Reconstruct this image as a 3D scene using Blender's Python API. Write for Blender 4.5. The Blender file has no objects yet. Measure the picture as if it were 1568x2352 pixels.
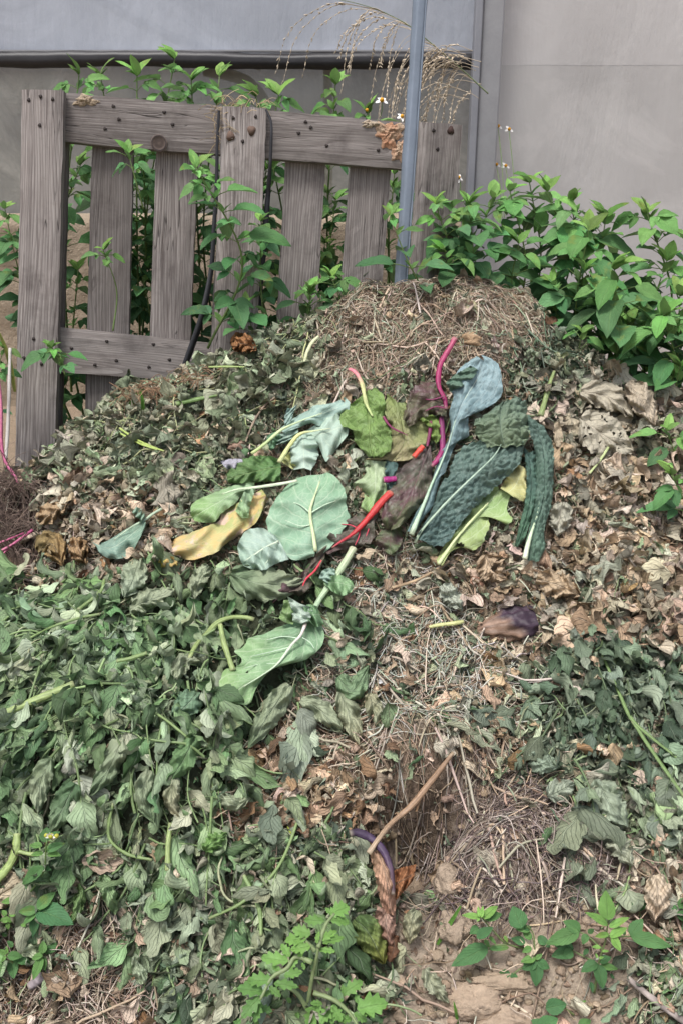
import bpy, bmesh, math, random
import numpy as np
from mathutils import Vector, Matrix

RG = np.random.default_rng(11)
random.seed(5)
scene = bpy.context.scene
COL = scene.collection

# ------------------------------------------------------------------ camera geometry
FPX, CX, CY = 1900.0, 784.0, 1176.0
PITCH = math.radians(20.0)
CAM = np.array([0.0, 0.0, 1.10])
FWD = np.array([0, math.cos(PITCH), -math.sin(PITCH)])
UPV = np.array([0, math.sin(PITCH), math.cos(PITCH)])

def rays(px, py):
    px = np.asarray(px, float); py = np.asarray(py, float)
    a = (px - CX) / FPX; b = (CY - py) / FPX
    return FWD + a[..., None] * np.array([1.0, 0, 0]) + b[..., None] * UPV

def at(px, py, Y):
    d = rays(px, py)
    return CAM + d * (np.asarray(Y, float) / d[..., 1])[..., None]

def proj(P):
    d = np.asarray(P) - CAM
    f = d @ FWD
    return CX + FPX * d[..., 0] / f, CY - FPX * (d @ UPV) / f

# ------------------------------------------------------------------ heap height field
CTRL = [  # pixel x, y of the 1568-wide photograph and the distance of the heap's surface there
    (830,680,2.10),(920,660,2.13),(1000,652,2.14),(1150,652,2.14),(1230,690,2.12),(720,765,2.07),(560,800,2.06),(430,880,2.05),
    (330,890,2.05),(190,960,2.03),(130,1080,2.0),(1330,830,2.10),(1450,880,2.05),(1560,940,2.0),(1000,780,1.98),(850,850,1.93),
    (1150,850,1.92),(700,960,1.88),(500,1000,1.87),(300,1050,1.86),(900,1000,1.80),(1100,1000,1.79),(1300,1000,1.83),(1500,1040,1.83),
    (40,1180,1.83),(200,1200,1.72),(400,1180,1.70),(60,1410,1.47),(200,1385,1.47),(400,1335,1.52),(40,1290,1.70),(180,1275,1.66),(600,1260,1.60),(800,1230,1.62),
    (1000,1250,1.60),(1250,1250,1.60),(1500,1280,1.60),(100,1500,1.31),(400,1500,1.33),(700,1500,1.40),(1000,1480,1.43),(1300,1480,1.42),
    (1520,1500,1.41),(100,1800,1.10),(400,1780,1.12),(700,1780,1.18),(950,1740,1.22),(1200,1740,1.23),(1500,1740,1.21),(100,2020,1.0),
    (400,2010,1.0),(700,1980,1.03),(920,1940,1.08),(1150,1900,1.12),(1400,1950,1.07),(1540,2000,1.04),(100,2350,0.87),(450,2350,0.86),(784,2350,0.86),
    (100,1098,1.985),(20,1112,1.95),(-110,1125,1.93),(1100,2350,0.88),(1500,2350,0.87),(1150,2120,0.98)]
pts = np.array(CTRL, float)
PW = at(pts[:,0], pts[:,1], pts[:,2])
extra = np.array([(-1.3,2.1,.38),(-.78,2.14,.37),(-.6,2.2,.38),(-.85,2.3,.36),(-1.3,1.6,.42),(-1.2,1.1,.2),(-1.2,.7,0),(1.25,2.1,.42),(1.3,1.6,.35),(1.25,1.1,.15),(1.2,.7,-.02),
                  (0,.55,-.08),(-.6,.55,-.08),(.6,.55,-.08),(-.9,2.5,.42),(-.4,2.45,.45),(0,2.45,.5),(.4,2.5,.5),(.9,2.5,.42)])
PW = np.vstack([PW, extra])
def _k(r2): return np.where(r2 > 1e-12, r2 * np.log(r2 + 1e-12), 0)
n = len(PW)
A = _k(((PW[:,None,:2]-PW[None,:,:2])**2).sum(-1)) + np.eye(n)*0.012
Q = np.c_[np.ones(n), PW[:,:2]]
M = np.block([[A, Q],[Q.T, np.zeros((3,3))]])
sol = np.linalg.solve(M, np.r_[PW[:,2], 0,0,0])
GX0, GX1, GY0, GY1, GS = -1.5, 1.5, 0.45, 2.75, 0.01
gx = np.arange(GX0, GX1+GS/2, GS); gy = np.arange(GY0, GY1+GS/2, GS)
XX, YY = np.meshgrid(gx, gy)
gp = np.c_[XX.ravel(), YY.ravel()]
HS = np.zeros(len(gp))
for i in range(0, len(gp), 8000):
    q = gp[i:i+8000]
    HS[i:i+8000] = _k(((q[:,None]-PW[None,:,:2])**2).sum(-1)) @ sol[:n] + np.c_[np.ones(len(q)), q] @ sol[n:]
HS = HS.reshape(XX.shape)

def vnoise(x, y, f, seed):
    """smooth value noise in [-1, 1]"""
    r = np.random.default_rng(seed); T = r.uniform(-1, 1, (64, 64))
    u = np.asarray(x)*f + 200; v = np.asarray(y)*f + 200
    i = np.floor(u).astype(int); j = np.floor(v).astype(int); a = u-i; b = v-j
    a = a*a*(3-2*a); b = b*b*(3-2*b)
    g = lambda ii, jj: T[ii % 64, jj % 64]
    return (g(i,j)*(1-a)+g(i+1,j)*a)*(1-b) + (g(i,j+1)*(1-a)+g(i+1,j+1)*a)*b

HB = HS + 0.020*vnoise(XX, YY, 7, 1) + 0.016*vnoise(XX, YY, 15, 2) + 0.008*vnoise(XX, YY, 33, 3)

for hx, hy, hY, hr, hd in ((905,1895,1.10,.05,.05),(945,1870,1.11,.05,.06),(985,1850,1.12,.05,.055),(1030,1835,1.13,.045,.035),(975,1945,1.06,.05,.03),(1120,1850,1.14,.05,.03),(500,1990,1.0,.05,.03),(30,1230,1.72,.09,.07),(1270,820,2.1,.06,.04),(760,1400,1.47,.03,.03),(900,1770,1.2,.06,-.06),(980,1760,1.2,.055,-.05),(1060,1745,1.22,.07,-.055),(1230,1930,1.1,.09,-.04),(1150,2010,1.04,.06,-.03),(800,1790,1.17,.05,-.02)):
    c_ = at(hx, hy, hY); HB -= hd*np.exp(-((XX-c_[0])**2+(YY-c_[1])**2)/hr**2)

def samp(G, x, y):
    u = np.clip((np.asarray(x)-GX0)/GS, 0, len(gx)-1.001); v = np.clip((np.asarray(y)-GY0)/GS, 0, len(gy)-1.001)
    i = u.astype(int); j = v.astype(int); a = u-i; b = v-j
    return (G[j,i]*(1-a)+G[j,i+1]*a)*(1-b) + (G[j+1,i]*(1-a)+G[j+1,i+1]*a)*b
def H(x, y): return samp(HB, x, y)
NXg = -np.gradient(HS, GS, axis=1); NYg = -np.gradient(HS, GS, axis=0)
def normal(x, y):
    nn = np.stack([samp(NXg,x,y), samp(NYg,x,y), np.ones_like(np.asarray(x, float))], -1)
    return nn/np.linalg.norm(nn, axis=-1, keepdims=True)

def onheap(px, py, lift=0.0, back=2.1):
    """points of the heap's surface (raised by lift) seen at these pixels"""
    px = np.asarray(px, float); py = np.asarray(py, float)
    shp = px.shape; px = px.ravel(); py = py.ravel(); lift = np.broadcast_to(lift, shp).ravel()
    d = rays(px, py); d = d/d[:,1:2]
    Ys = np.linspace(0.55, 2.6, 260)
    best = np.full(len(px), back); done = np.zeros(len(px), bool); pg = None
    for k, Y in enumerate(Ys):
        P = CAM + d*Y
        g = P[:,2] - (H(P[:,0], P[:,1]) + lift)
        if pg is not None:
            hit = (~done) & (g <= 0) & (pg > 0)
            t = pg[hit]/(pg[hit]-g[hit]+1e-9)
            best[hit] = Ys[k-1] + t*(Y-Ys[k-1]); done |= hit
        pg = g
    return (CAM + d*best[:,None]).reshape(shp+(3,))

# ------------------------------------------------------------------ mesh helpers
def new_mesh(name, V, Fq, attrs=None, mat=None, smooth=True):
    """V (n,3); Fq list of (m,k) index arrays; attrs {name: (n,3)|(n,4)}"""
    me = bpy.data.meshes.new(name)
    V = np.ascontiguousarray(V, np.float32)
    if not isinstance(Fq, (list, tuple)): Fq = [Fq]
    Fq = [np.asarray(f, np.int32) for f in Fq if len(f)]
    me.vertices.add(len(V)); me.vertices.foreach_set('co', V.ravel())
    loops = np.concatenate([f.ravel() for f in Fq]); tot = np.concatenate([np.full(len(f), f.shape[1], np.int32) for f in Fq])
    st = np.zeros(len(tot), np.int32); st[1:] = np.cumsum(tot)[:-1]
    me.loops.add(len(loops)); me.loops.foreach_set('vertex_index', loops)
    me.polygons.add(len(tot)); me.polygons.foreach_set('loop_start', st); me.polygons.foreach_set('loop_total', tot)
    me.polygons.foreach_set('use_smooth', np.full(len(tot), smooth))
    for k, a in (attrs or {}).items():
        a = np.ascontiguousarray(a, np.float32)
        if a.shape[1] == 4:
            at_ = me.attributes.new(k, 'FLOAT_COLOR', 'POINT'); at_.data.foreach_set('color', a.ravel())
        else:
            at_ = me.attributes.new(k, 'FLOAT_VECTOR', 'POINT'); at_.data.foreach_set('vector', a.ravel())
    me.update(calc_edges=True)
    if mat: me.materials.append(mat)
    return me

def link(name, me, parent=None, loc=None):
    o = bpy.data.objects.new(name, me); COL.objects.link(o)
    if loc is not None: o.location = loc
    if parent: o.parent = parent
    return o

def tag(o, label=None, cat=None, group=None, kind=None):
    if label: o['label'] = label
    if cat: o['category'] = cat
    if group: o['group'] = group
    if kind: o['kind'] = kind
    return o

def empty(name, loc, label, cat, group=None):
    o = bpy.data.objects.new(name, None); COL.objects.link(o)
    o.location = [float(c) for c in loc]; o.empty_display_size = 0.05
    return tag(o, label, cat, group)

class Geo:
    """collects pieces with tint and leaf coordinates; becomes ONE mesh object"""
    def __init__(s): s.V=[]; s.F={}; s.T=[]; s.L=[]; s.n=0
    def add(s, V, F, tint, luv=None):
        V = np.asarray(V, float).reshape(-1,3); m = len(V)
        s.V.append(V)
        for f in (F if isinstance(F, list) else [F]):
            f = np.asarray(f); s.F.setdefault(f.shape[1], []).append(f + s.n)
        t = np.asarray(tint, float)
        if t.ndim == 1: t = np.tile(t[:3], (m,1))
        s.T.append(np.c_[t[:,:3], np.ones(m)]); s.L.append(np.zeros((m,3)) if luv is None else luv)
        s.n += m
    def mesh(s, name, mat, origin=None):
        V = np.vstack(s.V)
        if origin is not None: V = V - np.asarray(origin, float)
        return new_mesh(name, V, [np.vstack(f) for f in s.F.values()], {'tint': np.vstack(s.T), 'luv': np.vstack(s.L)}, mat)
    def build(s, name, mat, parent=None):
        if parent is not None:
            return link(name, s.mesh(name, mat, parent.location), parent)
        V = np.vstack(s.V); c = V.mean(0); c[2] = V[:,2].min()
        return link(name, s.mesh(name, mat, c), None, c)

def gridf(nu, nv):
    i, j = np.meshgrid(np.arange(nu-1), np.arange(nv-1), indexing='ij')
    a = (i*nv+j).ravel()
    return np.stack([a, a+1, a+nv+1, a+nv], 1)

def resample(P, m):
    """smooth curve (Catmull-Rom) through P, m points evenly along it"""
    P = np.asarray(P, float)
    if len(P) == 2: P = np.array([P[0], (P[0]+P[1])/2, P[1]])
    E = np.vstack([2*P[0]-P[1], P, 2*P[-1]-P[-2]])
    out = []
    for i in range(1, len(E)-2):
        t = np.linspace(0, 1, 12, endpoint=False)[:,None]
        a,b,c,d = E[i-1],E[i],E[i+1],E[i+2]
        out.append(0.5*((2*b)+(c-a)*t+(2*a-5*b+4*c-d)*t*t+(3*b-a-3*c+d)*t**3))
    out.append(P[-1:]); C = np.vstack(out)
    s = np.r_[0, np.cumsum(np.linalg.norm(np.diff(C[:,:3] if C.shape[1]>=3 else C, axis=0), axis=1))]
    q = np.linspace(0, s[-1], m)
    return np.stack([np.interp(q, s, C[:,k]) for k in range(C.shape[1])], 1)

def nrm(v): return v/(np.linalg.norm(v, axis=-1, keepdims=True)+1e-12)

def tube(P, R, sides=6, cap=True, flat=1.0):
    P = np.asarray(P, float); K = len(P); R = np.broadcast_to(R, (K,))
    T = nrm(np.gradient(P, axis=0))
    up = np.array([0.13,-0.5,0.86]); n1 = nrm(np.cross(T, up)); n2 = np.cross(T, n1)
    a = np.linspace(0, 2*np.pi, sides, endpoint=False)
    if sides >= 7:
        q_ = np.arange(K)[:,None]; R2 = R[:,None]*(1+(.09*np.cos(a*6) if sides > 12 else .10*np.cos(a*3+P[0,0]*90))[None]+.07*np.sin(q_*.55+P[0,1]*70)+.05*np.sin(q_*1.7+a[None]*2))
    else: R2 = np.repeat(R[:,None], sides, 1)
    V = P[:,None]+R2[:,:,None]*(np.cos(a)[None,:,None]*n1[:,None]+flat*np.sin(a)[None,:,None]*n2[:,None])
    i, j = np.meshgrid(np.arange(K-1), np.arange(sides), indexing='ij')
    F = np.stack([i*sides+j, i*sides+(j+1)%sides, (i+1)*sides+(j+1)%sides, (i+1)*sides+j], -1).reshape(-1,4)
    luv = np.zeros((K,sides,3)); luv[...,0] = np.linspace(0,1,K)[:,None]; luv[...,1] = np.cos(a)[None]
    Fs = [F]
    V = V.reshape(-1,3); luv = luv.reshape(-1,3)
    if cap:
        n0 = len(V); V = np.vstack([V, P[0], P[-1]]); luv = np.vstack([luv, [0,0,0],[1,0,0]])
        jj = np.arange(sides)
        Fs.append(np.vstack([np.stack([(jj+1)%sides, jj, np.full(sides,n0)],1), np.stack([(K-1)*sides+jj,(K-1)*sides+(jj+1)%sides,np.full(sides,n0+1)],1)]))
    return V, Fs, luv

# ------------------------------------------------------------------ materials
class NT:
    def __init__(s, name):
        s.m = bpy.data.materials.new(name); s.m.use_nodes = True; s.t = s.m.node_tree; s.t.nodes.clear()
        s.out = s.n('ShaderNodeOutputMaterial')
    def n(s, typ, **kw):
        nd = s.t.nodes.new(typ)
        for k, v in kw.items(): setattr(nd, k, v)
        return nd
    def l(s, a, b): s.t.links.new(a, b)
    def put(s, inp, v):
        if v is None: return
        if hasattr(v, 'is_linked') or isinstance(v, bpy.types.NodeSocket): s.l(v, inp)
        else: inp.default_value = v
    def math(s, op, a, b=None, c=None, clamp=False):
        nd = s.n('ShaderNodeMath', operation=op, use_clamp=clamp)
        for i, v in enumerate((a,b,c)):
            if v is not None: s.put(nd.inputs[i], v)
        return nd.outputs[0]
    def mix(s, f, a, b, mode='MIX'):
        nd = s.n('ShaderNodeMix', data_type='RGBA', blend_type=mode)
        s.put(nd.inputs[0], f)
        for i, v in ((6,a),(7,b)):
            if isinstance(v, tuple) and len(v) == 3: v = v+(1,)
            s.put(nd.inputs[i], v)
        return nd.outputs[2]
    def noise(s, vec, scale, detail=4, rough=.55, dist=0, dims='3D'):
        nd = s.n('ShaderNodeTexNoise', noise_dimensions=dims)
        if vec is not None: s.l(vec, nd.inputs['Vector'])
        nd.inputs['Scale'].default_value = scale; nd.inputs['Detail'].default_value = detail
        nd.inputs['Roughness'].default_value = rough; nd.inputs['Distortion'].default_value = dist
        return nd.outputs[0]
    def ramp(s, f, *stops):
        nd = s.n('ShaderNodeValToRGB'); s.l(f, nd.inputs[0]); e = nd.color_ramp.elements
        while len(e) < len(stops): e.new(0.5)
        for el, (p, c) in zip(e, stops):
            el.position = p; el.color = c if len(c) == 4 else tuple(c)+(1,)
        return nd.outputs[0]
    def rng(s, v, a, b, c, d):
        nd = s.n('ShaderNodeMapRange'); s.l(v, nd.inputs[0])
        for i, q in enumerate((a,b,c,d)): nd.inputs[i+1].default_value = q
        return nd.outputs[0]
    def vmath(s, op, a, b):
        nd = s.n('ShaderNodeVectorMath', operation=op); s.put(nd.inputs[0], a); s.put(nd.inputs[1], b); return nd.outputs[0]
    def attr(s, name):
        return s.n('ShaderNodeAttribute', attribute_name=name)
    def bump(s, h, strength, dist):
        nd = s.n('ShaderNodeBump'); s.l(h, nd.inputs['Height']); nd.inputs['Strength'].default_value = strength; nd.inputs['Distance'].default_value = dist
        return nd.outputs[0]
    def bsdf(s, col, rough=.7, spec=.3, normal=None, metal=0, **kw):
        b = s.n('ShaderNodeBsdfPrincipled'); s.put(b.inputs['Base Color'], col if not (isinstance(col, tuple) and len(col)==3) else col+(1,))
        s.put(b.inputs['Roughness'], rough); b.inputs['Specular IOR Level'].default_value = spec; b.inputs['Metallic'].default_value = metal
        if normal is not None: s.l(normal, b.inputs['Normal'])
        for k, v in kw.items(): s.put(b.inputs[k], v)
        return b.outputs[0]
    def done(s, sh): s.l(sh, s.out.inputs['Surface']); return s.m

def leaf_mat(name, nvein=7, vein=.35, veincol=(.75,.8,.6), back=.35, backcol=(.42,.46,.36), rough=.6, spec=.3, transl=.12, mott=.25, bumps=.6, slant=.5, blot=None, midw=.07, net=0, bd=.002):
    t = NT(name)
    tint = t.attr('tint').outputs['Color']; luv = t.attr('luv').outputs['Vector']
    sx = t.n('ShaderNodeSeparateXYZ'); t.l(luv, sx.inputs[0])
    u, v, r = sx.outputs
    av = t.math('ABSOLUTE', v)
    geo = t.n('ShaderNodeNewGeometry'); pos = geo.outputs['Position']
    nz = t.noise(pos, 90, 3)
    uu = t.math('ADD', t.math('SUBTRACT', u, t.math('MULTIPLY', av, slant)), t.math('MULTIPLY', nz, .05))
    fr = t.math('FRACT', t.math('MULTIPLY', uu, float(nvein)))
    tri = t.math('ABSOLUTE', t.math('SUBTRACT', fr, .5))
    lat = t.rng(tri, .0, .09, 1, 0)
    mid = t.rng(av, 0, midw, 1.3, 0)
    vm = t.math('MAXIMUM', t.math('MULTIPLY', lat, .7), mid)
    vm = t.math('MULTIPLY', vm, 1.0, clamp=True)
    n2 = t.noise(pos, 45, 5, .65); n3 = t.noise(pos, 260, 3)
    if net:
        cv = t.n('ShaderNodeCombineXYZ'); t.l(t.math('MULTIPLY', u, net*1.6), cv.inputs[0]); t.l(t.math('MULTIPLY', v, net*.7), cv.inputs[1]); t.l(r, cv.inputs[2])
        wv = t.vmath('ADD', cv.outputs[0], t.vmath('MULTIPLY', t.n('ShaderNodeTexNoise').outputs['Color'], (.5,.5,.5)))
        vo = t.n('ShaderNodeTexVoronoi', feature='DISTANCE_TO_EDGE'); t.l(wv, vo.inputs['Vector']); vo.inputs['Scale'].default_value = 1
        ne = t.rng(vo.outputs['Distance'], .0, .10, 1, 0); vm = t.math('MAXIMUM', vm, t.math('MULTIPLY', ne, .36))
    k = t.math('ADD', 1-mott*.9, t.math('MULTIPLY', n2, mott*1.8))
    k = t.math('MULTIPLY', k, t.math('ADD', .85, t.math('MULTIPLY', n3, .3)))
    kc = t.n('ShaderNodeCombineXYZ')
    for i in range(3): t.l(k, kc.inputs[i])
    col = t.mix(1.0, tint, kc.outputs[0], 'MULTIPLY')
    if blot:  # patches of another colour that belong to the leaf (yellowing, browning)
        for bc, sc, lo, hi in blot:
            col = t.mix(t.rng(t.noise(pos, sc, 4, .6), lo, hi, 0, 1), col, bc)
    col = t.mix(t.math('MULTIPLY', geo.outputs['Backfacing'], back), col, backcol)
    col = t.mix(t.math('MULTIPLY', vm, vein), col, veincol)
    h = t.math('ADD', t.math('MULTIPLY', vm, -.6), t.math('MULTIPLY', n2, 1.2))
    nb = t.bump(h, bumps, bd)
    sh = t.bsdf(col, rough, spec, nb)
    if transl > 0:
        tr = t.n('ShaderNodeBsdfTranslucent'); t.l(col, tr.inputs[0])
        mx = t.n('ShaderNodeMixShader'); mx.inputs[0].default_value = transl
        t.l(sh, mx.inputs[1]); t.l(tr.outputs[0], mx.inputs[2]); sh = mx.outputs[0]
    return t.done(sh)

def tint_mat(name, rough=.8, spec=.2, nscale=120, amt=.5, bump=.5, bdist=.001, stretch=None):
    t = NT(name); tint = t.attr('tint').outputs['Color']
    pos = t.n('ShaderNodeNewGeometry').outputs['Position']
    nn = t.noise(pos, nscale, 5, .6)
    k = t.math('ADD', 1-amt*.5, t.math('MULTIPLY', nn, amt)); kc = t.n('ShaderNodeCombineXYZ')
    for i in range(3): t.l(k, kc.inputs[i])
    return t.done(t.bsdf(t.mix(1, tint, kc.outputs[0], 'MULTIPLY'), rough, spec, t.bump(nn, bump, bdist)))

M_WILT = leaf_mat('wilted_leaf', 7, .2, (.42,.49,.36), .55, (.34,.40,.29), .62, .2, .1, .45, .9, bd=.004)
M_DRY = leaf_mat('dry_leaf', 6, .2, (.6,.52,.42), .25, (.48,.42,.33), .9, .07, .06, .6, 1.0, bd=.005)
M_WEED = leaf_mat('weed_leaf', 7, .2, (.26,.40,.16), .45, (.2,.3,.14), .62, .25, .22, .45, .8, blot=[((.20,.24,.05),14,.60,.72)])
M_BRASS = leaf_mat('brassica_leaf', 6, .42, (.62,.70,.52), .2, (.42,.5,.4), .55, .35, .1, .18, .6, .35, None, .04, 8)
M_YELLOW = leaf_mat('yellowing_leaf', 6, .3, (.6,.58,.3), .1, (.5,.5,.3), .6, .3, .1, .25, .5, .35, [((.55,.40,.17),30,.45,.6),((.62,.45,.36),22,.53,.62),((.36,.30,.24),75,.62,.7)], .03)
M_KALE = leaf_mat('kale_leaf', 8, .3, (.30,.40,.33), .2, (.3,.4,.36), .55, .4, .06, .35, .9, .4, None, .03, 9, .003)
M_BLUE = leaf_mat('blue_kale_leaf', 9, .42, (.46,.56,.55), .1, (.3,.4,.4), .5, .4, .06, .25, .8, .4, None, .035, 9, .003)
M_CHARD = leaf_mat('chard_leaf', 7, .3, (.26,.08,.14), .2, (.2,.12,.1), .45, .45, .06, .35, .6, .4, [((.095,.055,.055),18,.48,.66)], .04, 7, .004)
M_CHARDG = leaf_mat('green_chard_leaf', 7, .25, (.4,.5,.2), .2, (.3,.36,.16), .5, .4, .1, .4, .9, .4, None, .05, 7, .004)
M_STEM = tint_mat('stem', .5, .35, 110, .8, .6, .002)
M_STRAW = tint_mat('straw', .8, .2, 200, .5, .2)
M_SOIL = None

def soil_mat():
    t = NT('soil'); tint = t.attr('tint').outputs['Color']
    pos = t.n('ShaderNodeNewGeometry').outputs['Position']
    a = t.noise(pos, 26, 8, .7); b = t.noise(pos, 150, 5, .7)
    vo = t.n('ShaderNodeTexVoronoi'); t.l(pos, vo.inputs['Vector']); vo.inputs['Scale'].default_value = 85
    k = t.math('ADD', .45, t.math('ADD', t.math('MULTIPLY', a, .55), t.math('MULTIPLY', b, .55))); kc = t.n('ShaderNodeCombineXYZ')
    for i in range(3): t.l(k, kc.inputs[i])
    h = t.math('ADD', t.math('MULTIPLY', b, .8), t.math('SUBTRACT', a, t.math('MULTIPLY', vo.outputs[0], .5)))
    return t.done(t.bsdf(t.mix(1, tint, kc.outputs[0], 'MULTIPLY'), .95, .1, t.bump(h, .9, .008)))
M_SOIL = soil_mat()

# ------------------------------------------------------------------ zones of the heap
ZONES = [
 ('peak', [(690,770),(830,640),(1000,610),(1180,620),(1270,720),(1300,800),(1150,850),(1060,900),(840,900),(720,990),(640,1060),(520,1130),(560,1050),(690,900)]),
 ('leftgrey', [(100,970),(330,840),(520,770),(730,730),(715,900),(600,1020),(520,1100),(440,1190),(330,1190),(250,1130),(110,1080)]),
 ('leftbrown', [(60,1060),(330,1140),(440,1200),(400,1290),(230,1370),(60,1380)]),
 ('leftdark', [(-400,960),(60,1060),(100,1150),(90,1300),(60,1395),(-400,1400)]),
 ('under', [(440,1130),(640,1000),(800,900),(1000,880),(1210,900),(1270,1050),(1240,1290),(1000,1290),(800,1270),(560,1290),(420,1270)]),
 ('green', [(-400,1400),(60,1395),(150,1375),(380,1315),(560,1300),(760,1265),(800,1340),(745,1430),(730,1520),(650,1640),(560,1760),(530,1850),(480,1950),(300,1960),(150,1960),(-400,2030)]),
 ('greymix', [(-400,2010),(160,1930),(480,1940),(560,1890),(780,1890),(830,1990),(870,2110),(900,2240),(840,2600),(500,2600),(360,2330),(330,2200),(230,2090),(150,2080),(60,2140),(-400,2140)]),
 ('brownleft', [(-400,2150),(60,2200),(150,2080),(220,2090),(330,2200),(380,2330),(520,2700),(-400,2700)]),
 ('midbrown', [(560,1780),(640,1650),(740,1700),(900,1760),(960,1880),(840,1980),(780,1900),(620,1910),(530,1960)]),
 ('graystraw', [(770,1320),(900,1270),(1010,1350),(1000,1430),(1180,1470),(1260,1530),(1220,1640),(1050,1660),(900,1700),(750,1640),(750,1480)]),
 ('tan', [(1000,1280),(1130,1260),(1220,1290),(1270,1060),(1420,1040),(1900,1060),(1900,1560),(1500,1500),(1400,1460),(1280,1470),(1180,1490),(1100,1430),(1000,1350)]),
 ('greytan', [(1190,880),(1330,830),(1460,870),(1560,930),(1900,1000),(1900,1080),(1420,1050),(1270,1060),(1240,950)]),
 ('oldstems', [(1150,850),(1260,770),(1360,830),(1340,900),(1200,920)]),
 ('darkgreen', [(1240,1490),(1420,1450),(1600,1510),(1900,1560),(1900,1850),(1440,1840),(1300,1770),(1190,1700),(1250,1600)]),
 ('palegreen', [(1340,1770),(1440,1830),(1900,1840),(1900,2060),(1500,1990),(1400,1930),(1320,1880)]),
 ('midroots', [(720,1640),(900,1700),(1180,1690),(1300,1780),(1180,1800),(1060,1770),(960,1840),(700,1740)]),
 ('soilroots', [(960,1820),(1060,1770),(1180,1790),(1310,1890),(1440,1960),(1460,2080),(1300,2120),(1120,2120),(1000,2080),(900,2020),(880,1930)]),
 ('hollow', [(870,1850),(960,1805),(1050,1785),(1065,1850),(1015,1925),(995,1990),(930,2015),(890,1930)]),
 ('tanlow', [(1440,1960),(1560,1960),(1900,2040),(1900,2120),(1480,2160),(1450,2080)]),
 ('soil', [(900,2100),(1120,2110),(1450,2080),(1500,2230),(1420,2700),(860,2700),(890,2240)]),
 ('rightbottom', [(1460,2170),(1900,2100),(1900,2700),(1430,2700)]),
]
def inpoly(px, py, poly):
    c = np.zeros(len(px), bool); P = np.array(poly, float); q = np.roll(P, 1, 0)
    for (x1,y1),(x2,y2) in zip(P, q):
        m = ((y1 > py) != (y2 > py)) & (px < (x2-x1)*(py-y1)/((y2-y1) if y2 != y1 else 1e-9)+x1)
        c ^= m
    return c
ZN = ['mix'] + [z[0] for z in ZONES]
def zone_of(X, Y, jit=28, seed=0):
    r = np.random.default_rng(seed)
    px, py = proj(np.stack([X, Y, H(X, Y)], -1))
    px = px + r.normal(0, jit, len(px)); py = py + r.normal(0, jit, len(px))
    z = np.zeros(len(px), int)
    for k, (nm, poly) in enumerate(ZONES): z[inpoly(px, py, poly)] = k+1
    return z

SOILC = {'hollow':(.10,.075,.055),'mix':(.2,.16,.115),'peak':(.28,.21,.15),'leftgrey':(.20,.185,.13),'leftbrown':(.16,.12,.085),'leftdark':(.05,.035,.028),'under':(.17,.135,.095),'green':(.05,.058,.035),  # hollow and green darkened: shade of pit and leaf gaps painted into the soil
 'greymix':(.11,.115,.075),'brownleft':(.21,.16,.12),'midbrown':(.21,.15,.10),'graystraw':(.26,.215,.165),'tan':(.30,.235,.165),'greytan':(.27,.235,.175),'oldstems':(.13,.13,.09),
 'darkgreen':(.115,.115,.08),'palegreen':(.17,.17,.12),'midroots':(.21,.155,.115),'soilroots':(.20,.16,.13),'tanlow':(.26,.2,.15),'soil':(.35,.285,.22),'rightbottom':(.14,.12,.09)}

# ------------------------------------------------------------------ ground and heap body
def build_ground():
    xs = np.r_[-60,-20,-8,-4,np.linspace(-2.5,2.5,60),4,8,20,60]; ys = np.r_[-60,-15,-4,-1,np.linspace(0,3.2,60),4,6,10,25,80]
    X, Y = np.meshgrid(xs, ys, indexing='ij')
    s = np.clip((Y-.75)/1.3, 0, 1); Z = -.06 + .46*s*s*(3-2*s)
    V = np.stack([X,Y,Z],-1).reshape(-1,3)
    t = np.tile([.26,.2,.145,1], (len(V),1))
    o = link('ground', new_mesh('ground', V, gridf(len(xs), len(ys))[:, ::-1], {'tint':t}, M_SOIL))
    tag(o, 'bare sandy brown soil under and around the compost heap', 'ground', kind='structure')
build_ground()

def build_heap():
    x = np.arange(-1.35,1.36,.006); y = np.arange(.5,2.46,.006)
    X, Y = np.meshgrid(x, y, indexing='ij')
    Z = H(X, Y) + .005*vnoise(X,Y,70,5)+.004*vnoise(X,Y,130,6)
    edge = np.clip(np.minimum(np.minimum(X+1.35,1.35-X), np.minimum(Y-.5, 2.46-Y))/.12, 0, 1)
    Z = Z*edge + (1-edge)*(-.1)
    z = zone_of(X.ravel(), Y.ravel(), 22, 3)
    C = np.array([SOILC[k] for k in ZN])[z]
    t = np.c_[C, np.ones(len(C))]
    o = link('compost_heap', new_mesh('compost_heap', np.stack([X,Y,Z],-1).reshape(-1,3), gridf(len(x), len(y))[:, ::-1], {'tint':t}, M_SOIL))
    tag(o, 'big brown compost heap of soil and rotting plant waste in front of the pallet', 'compost heap')
build_heap()

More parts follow.
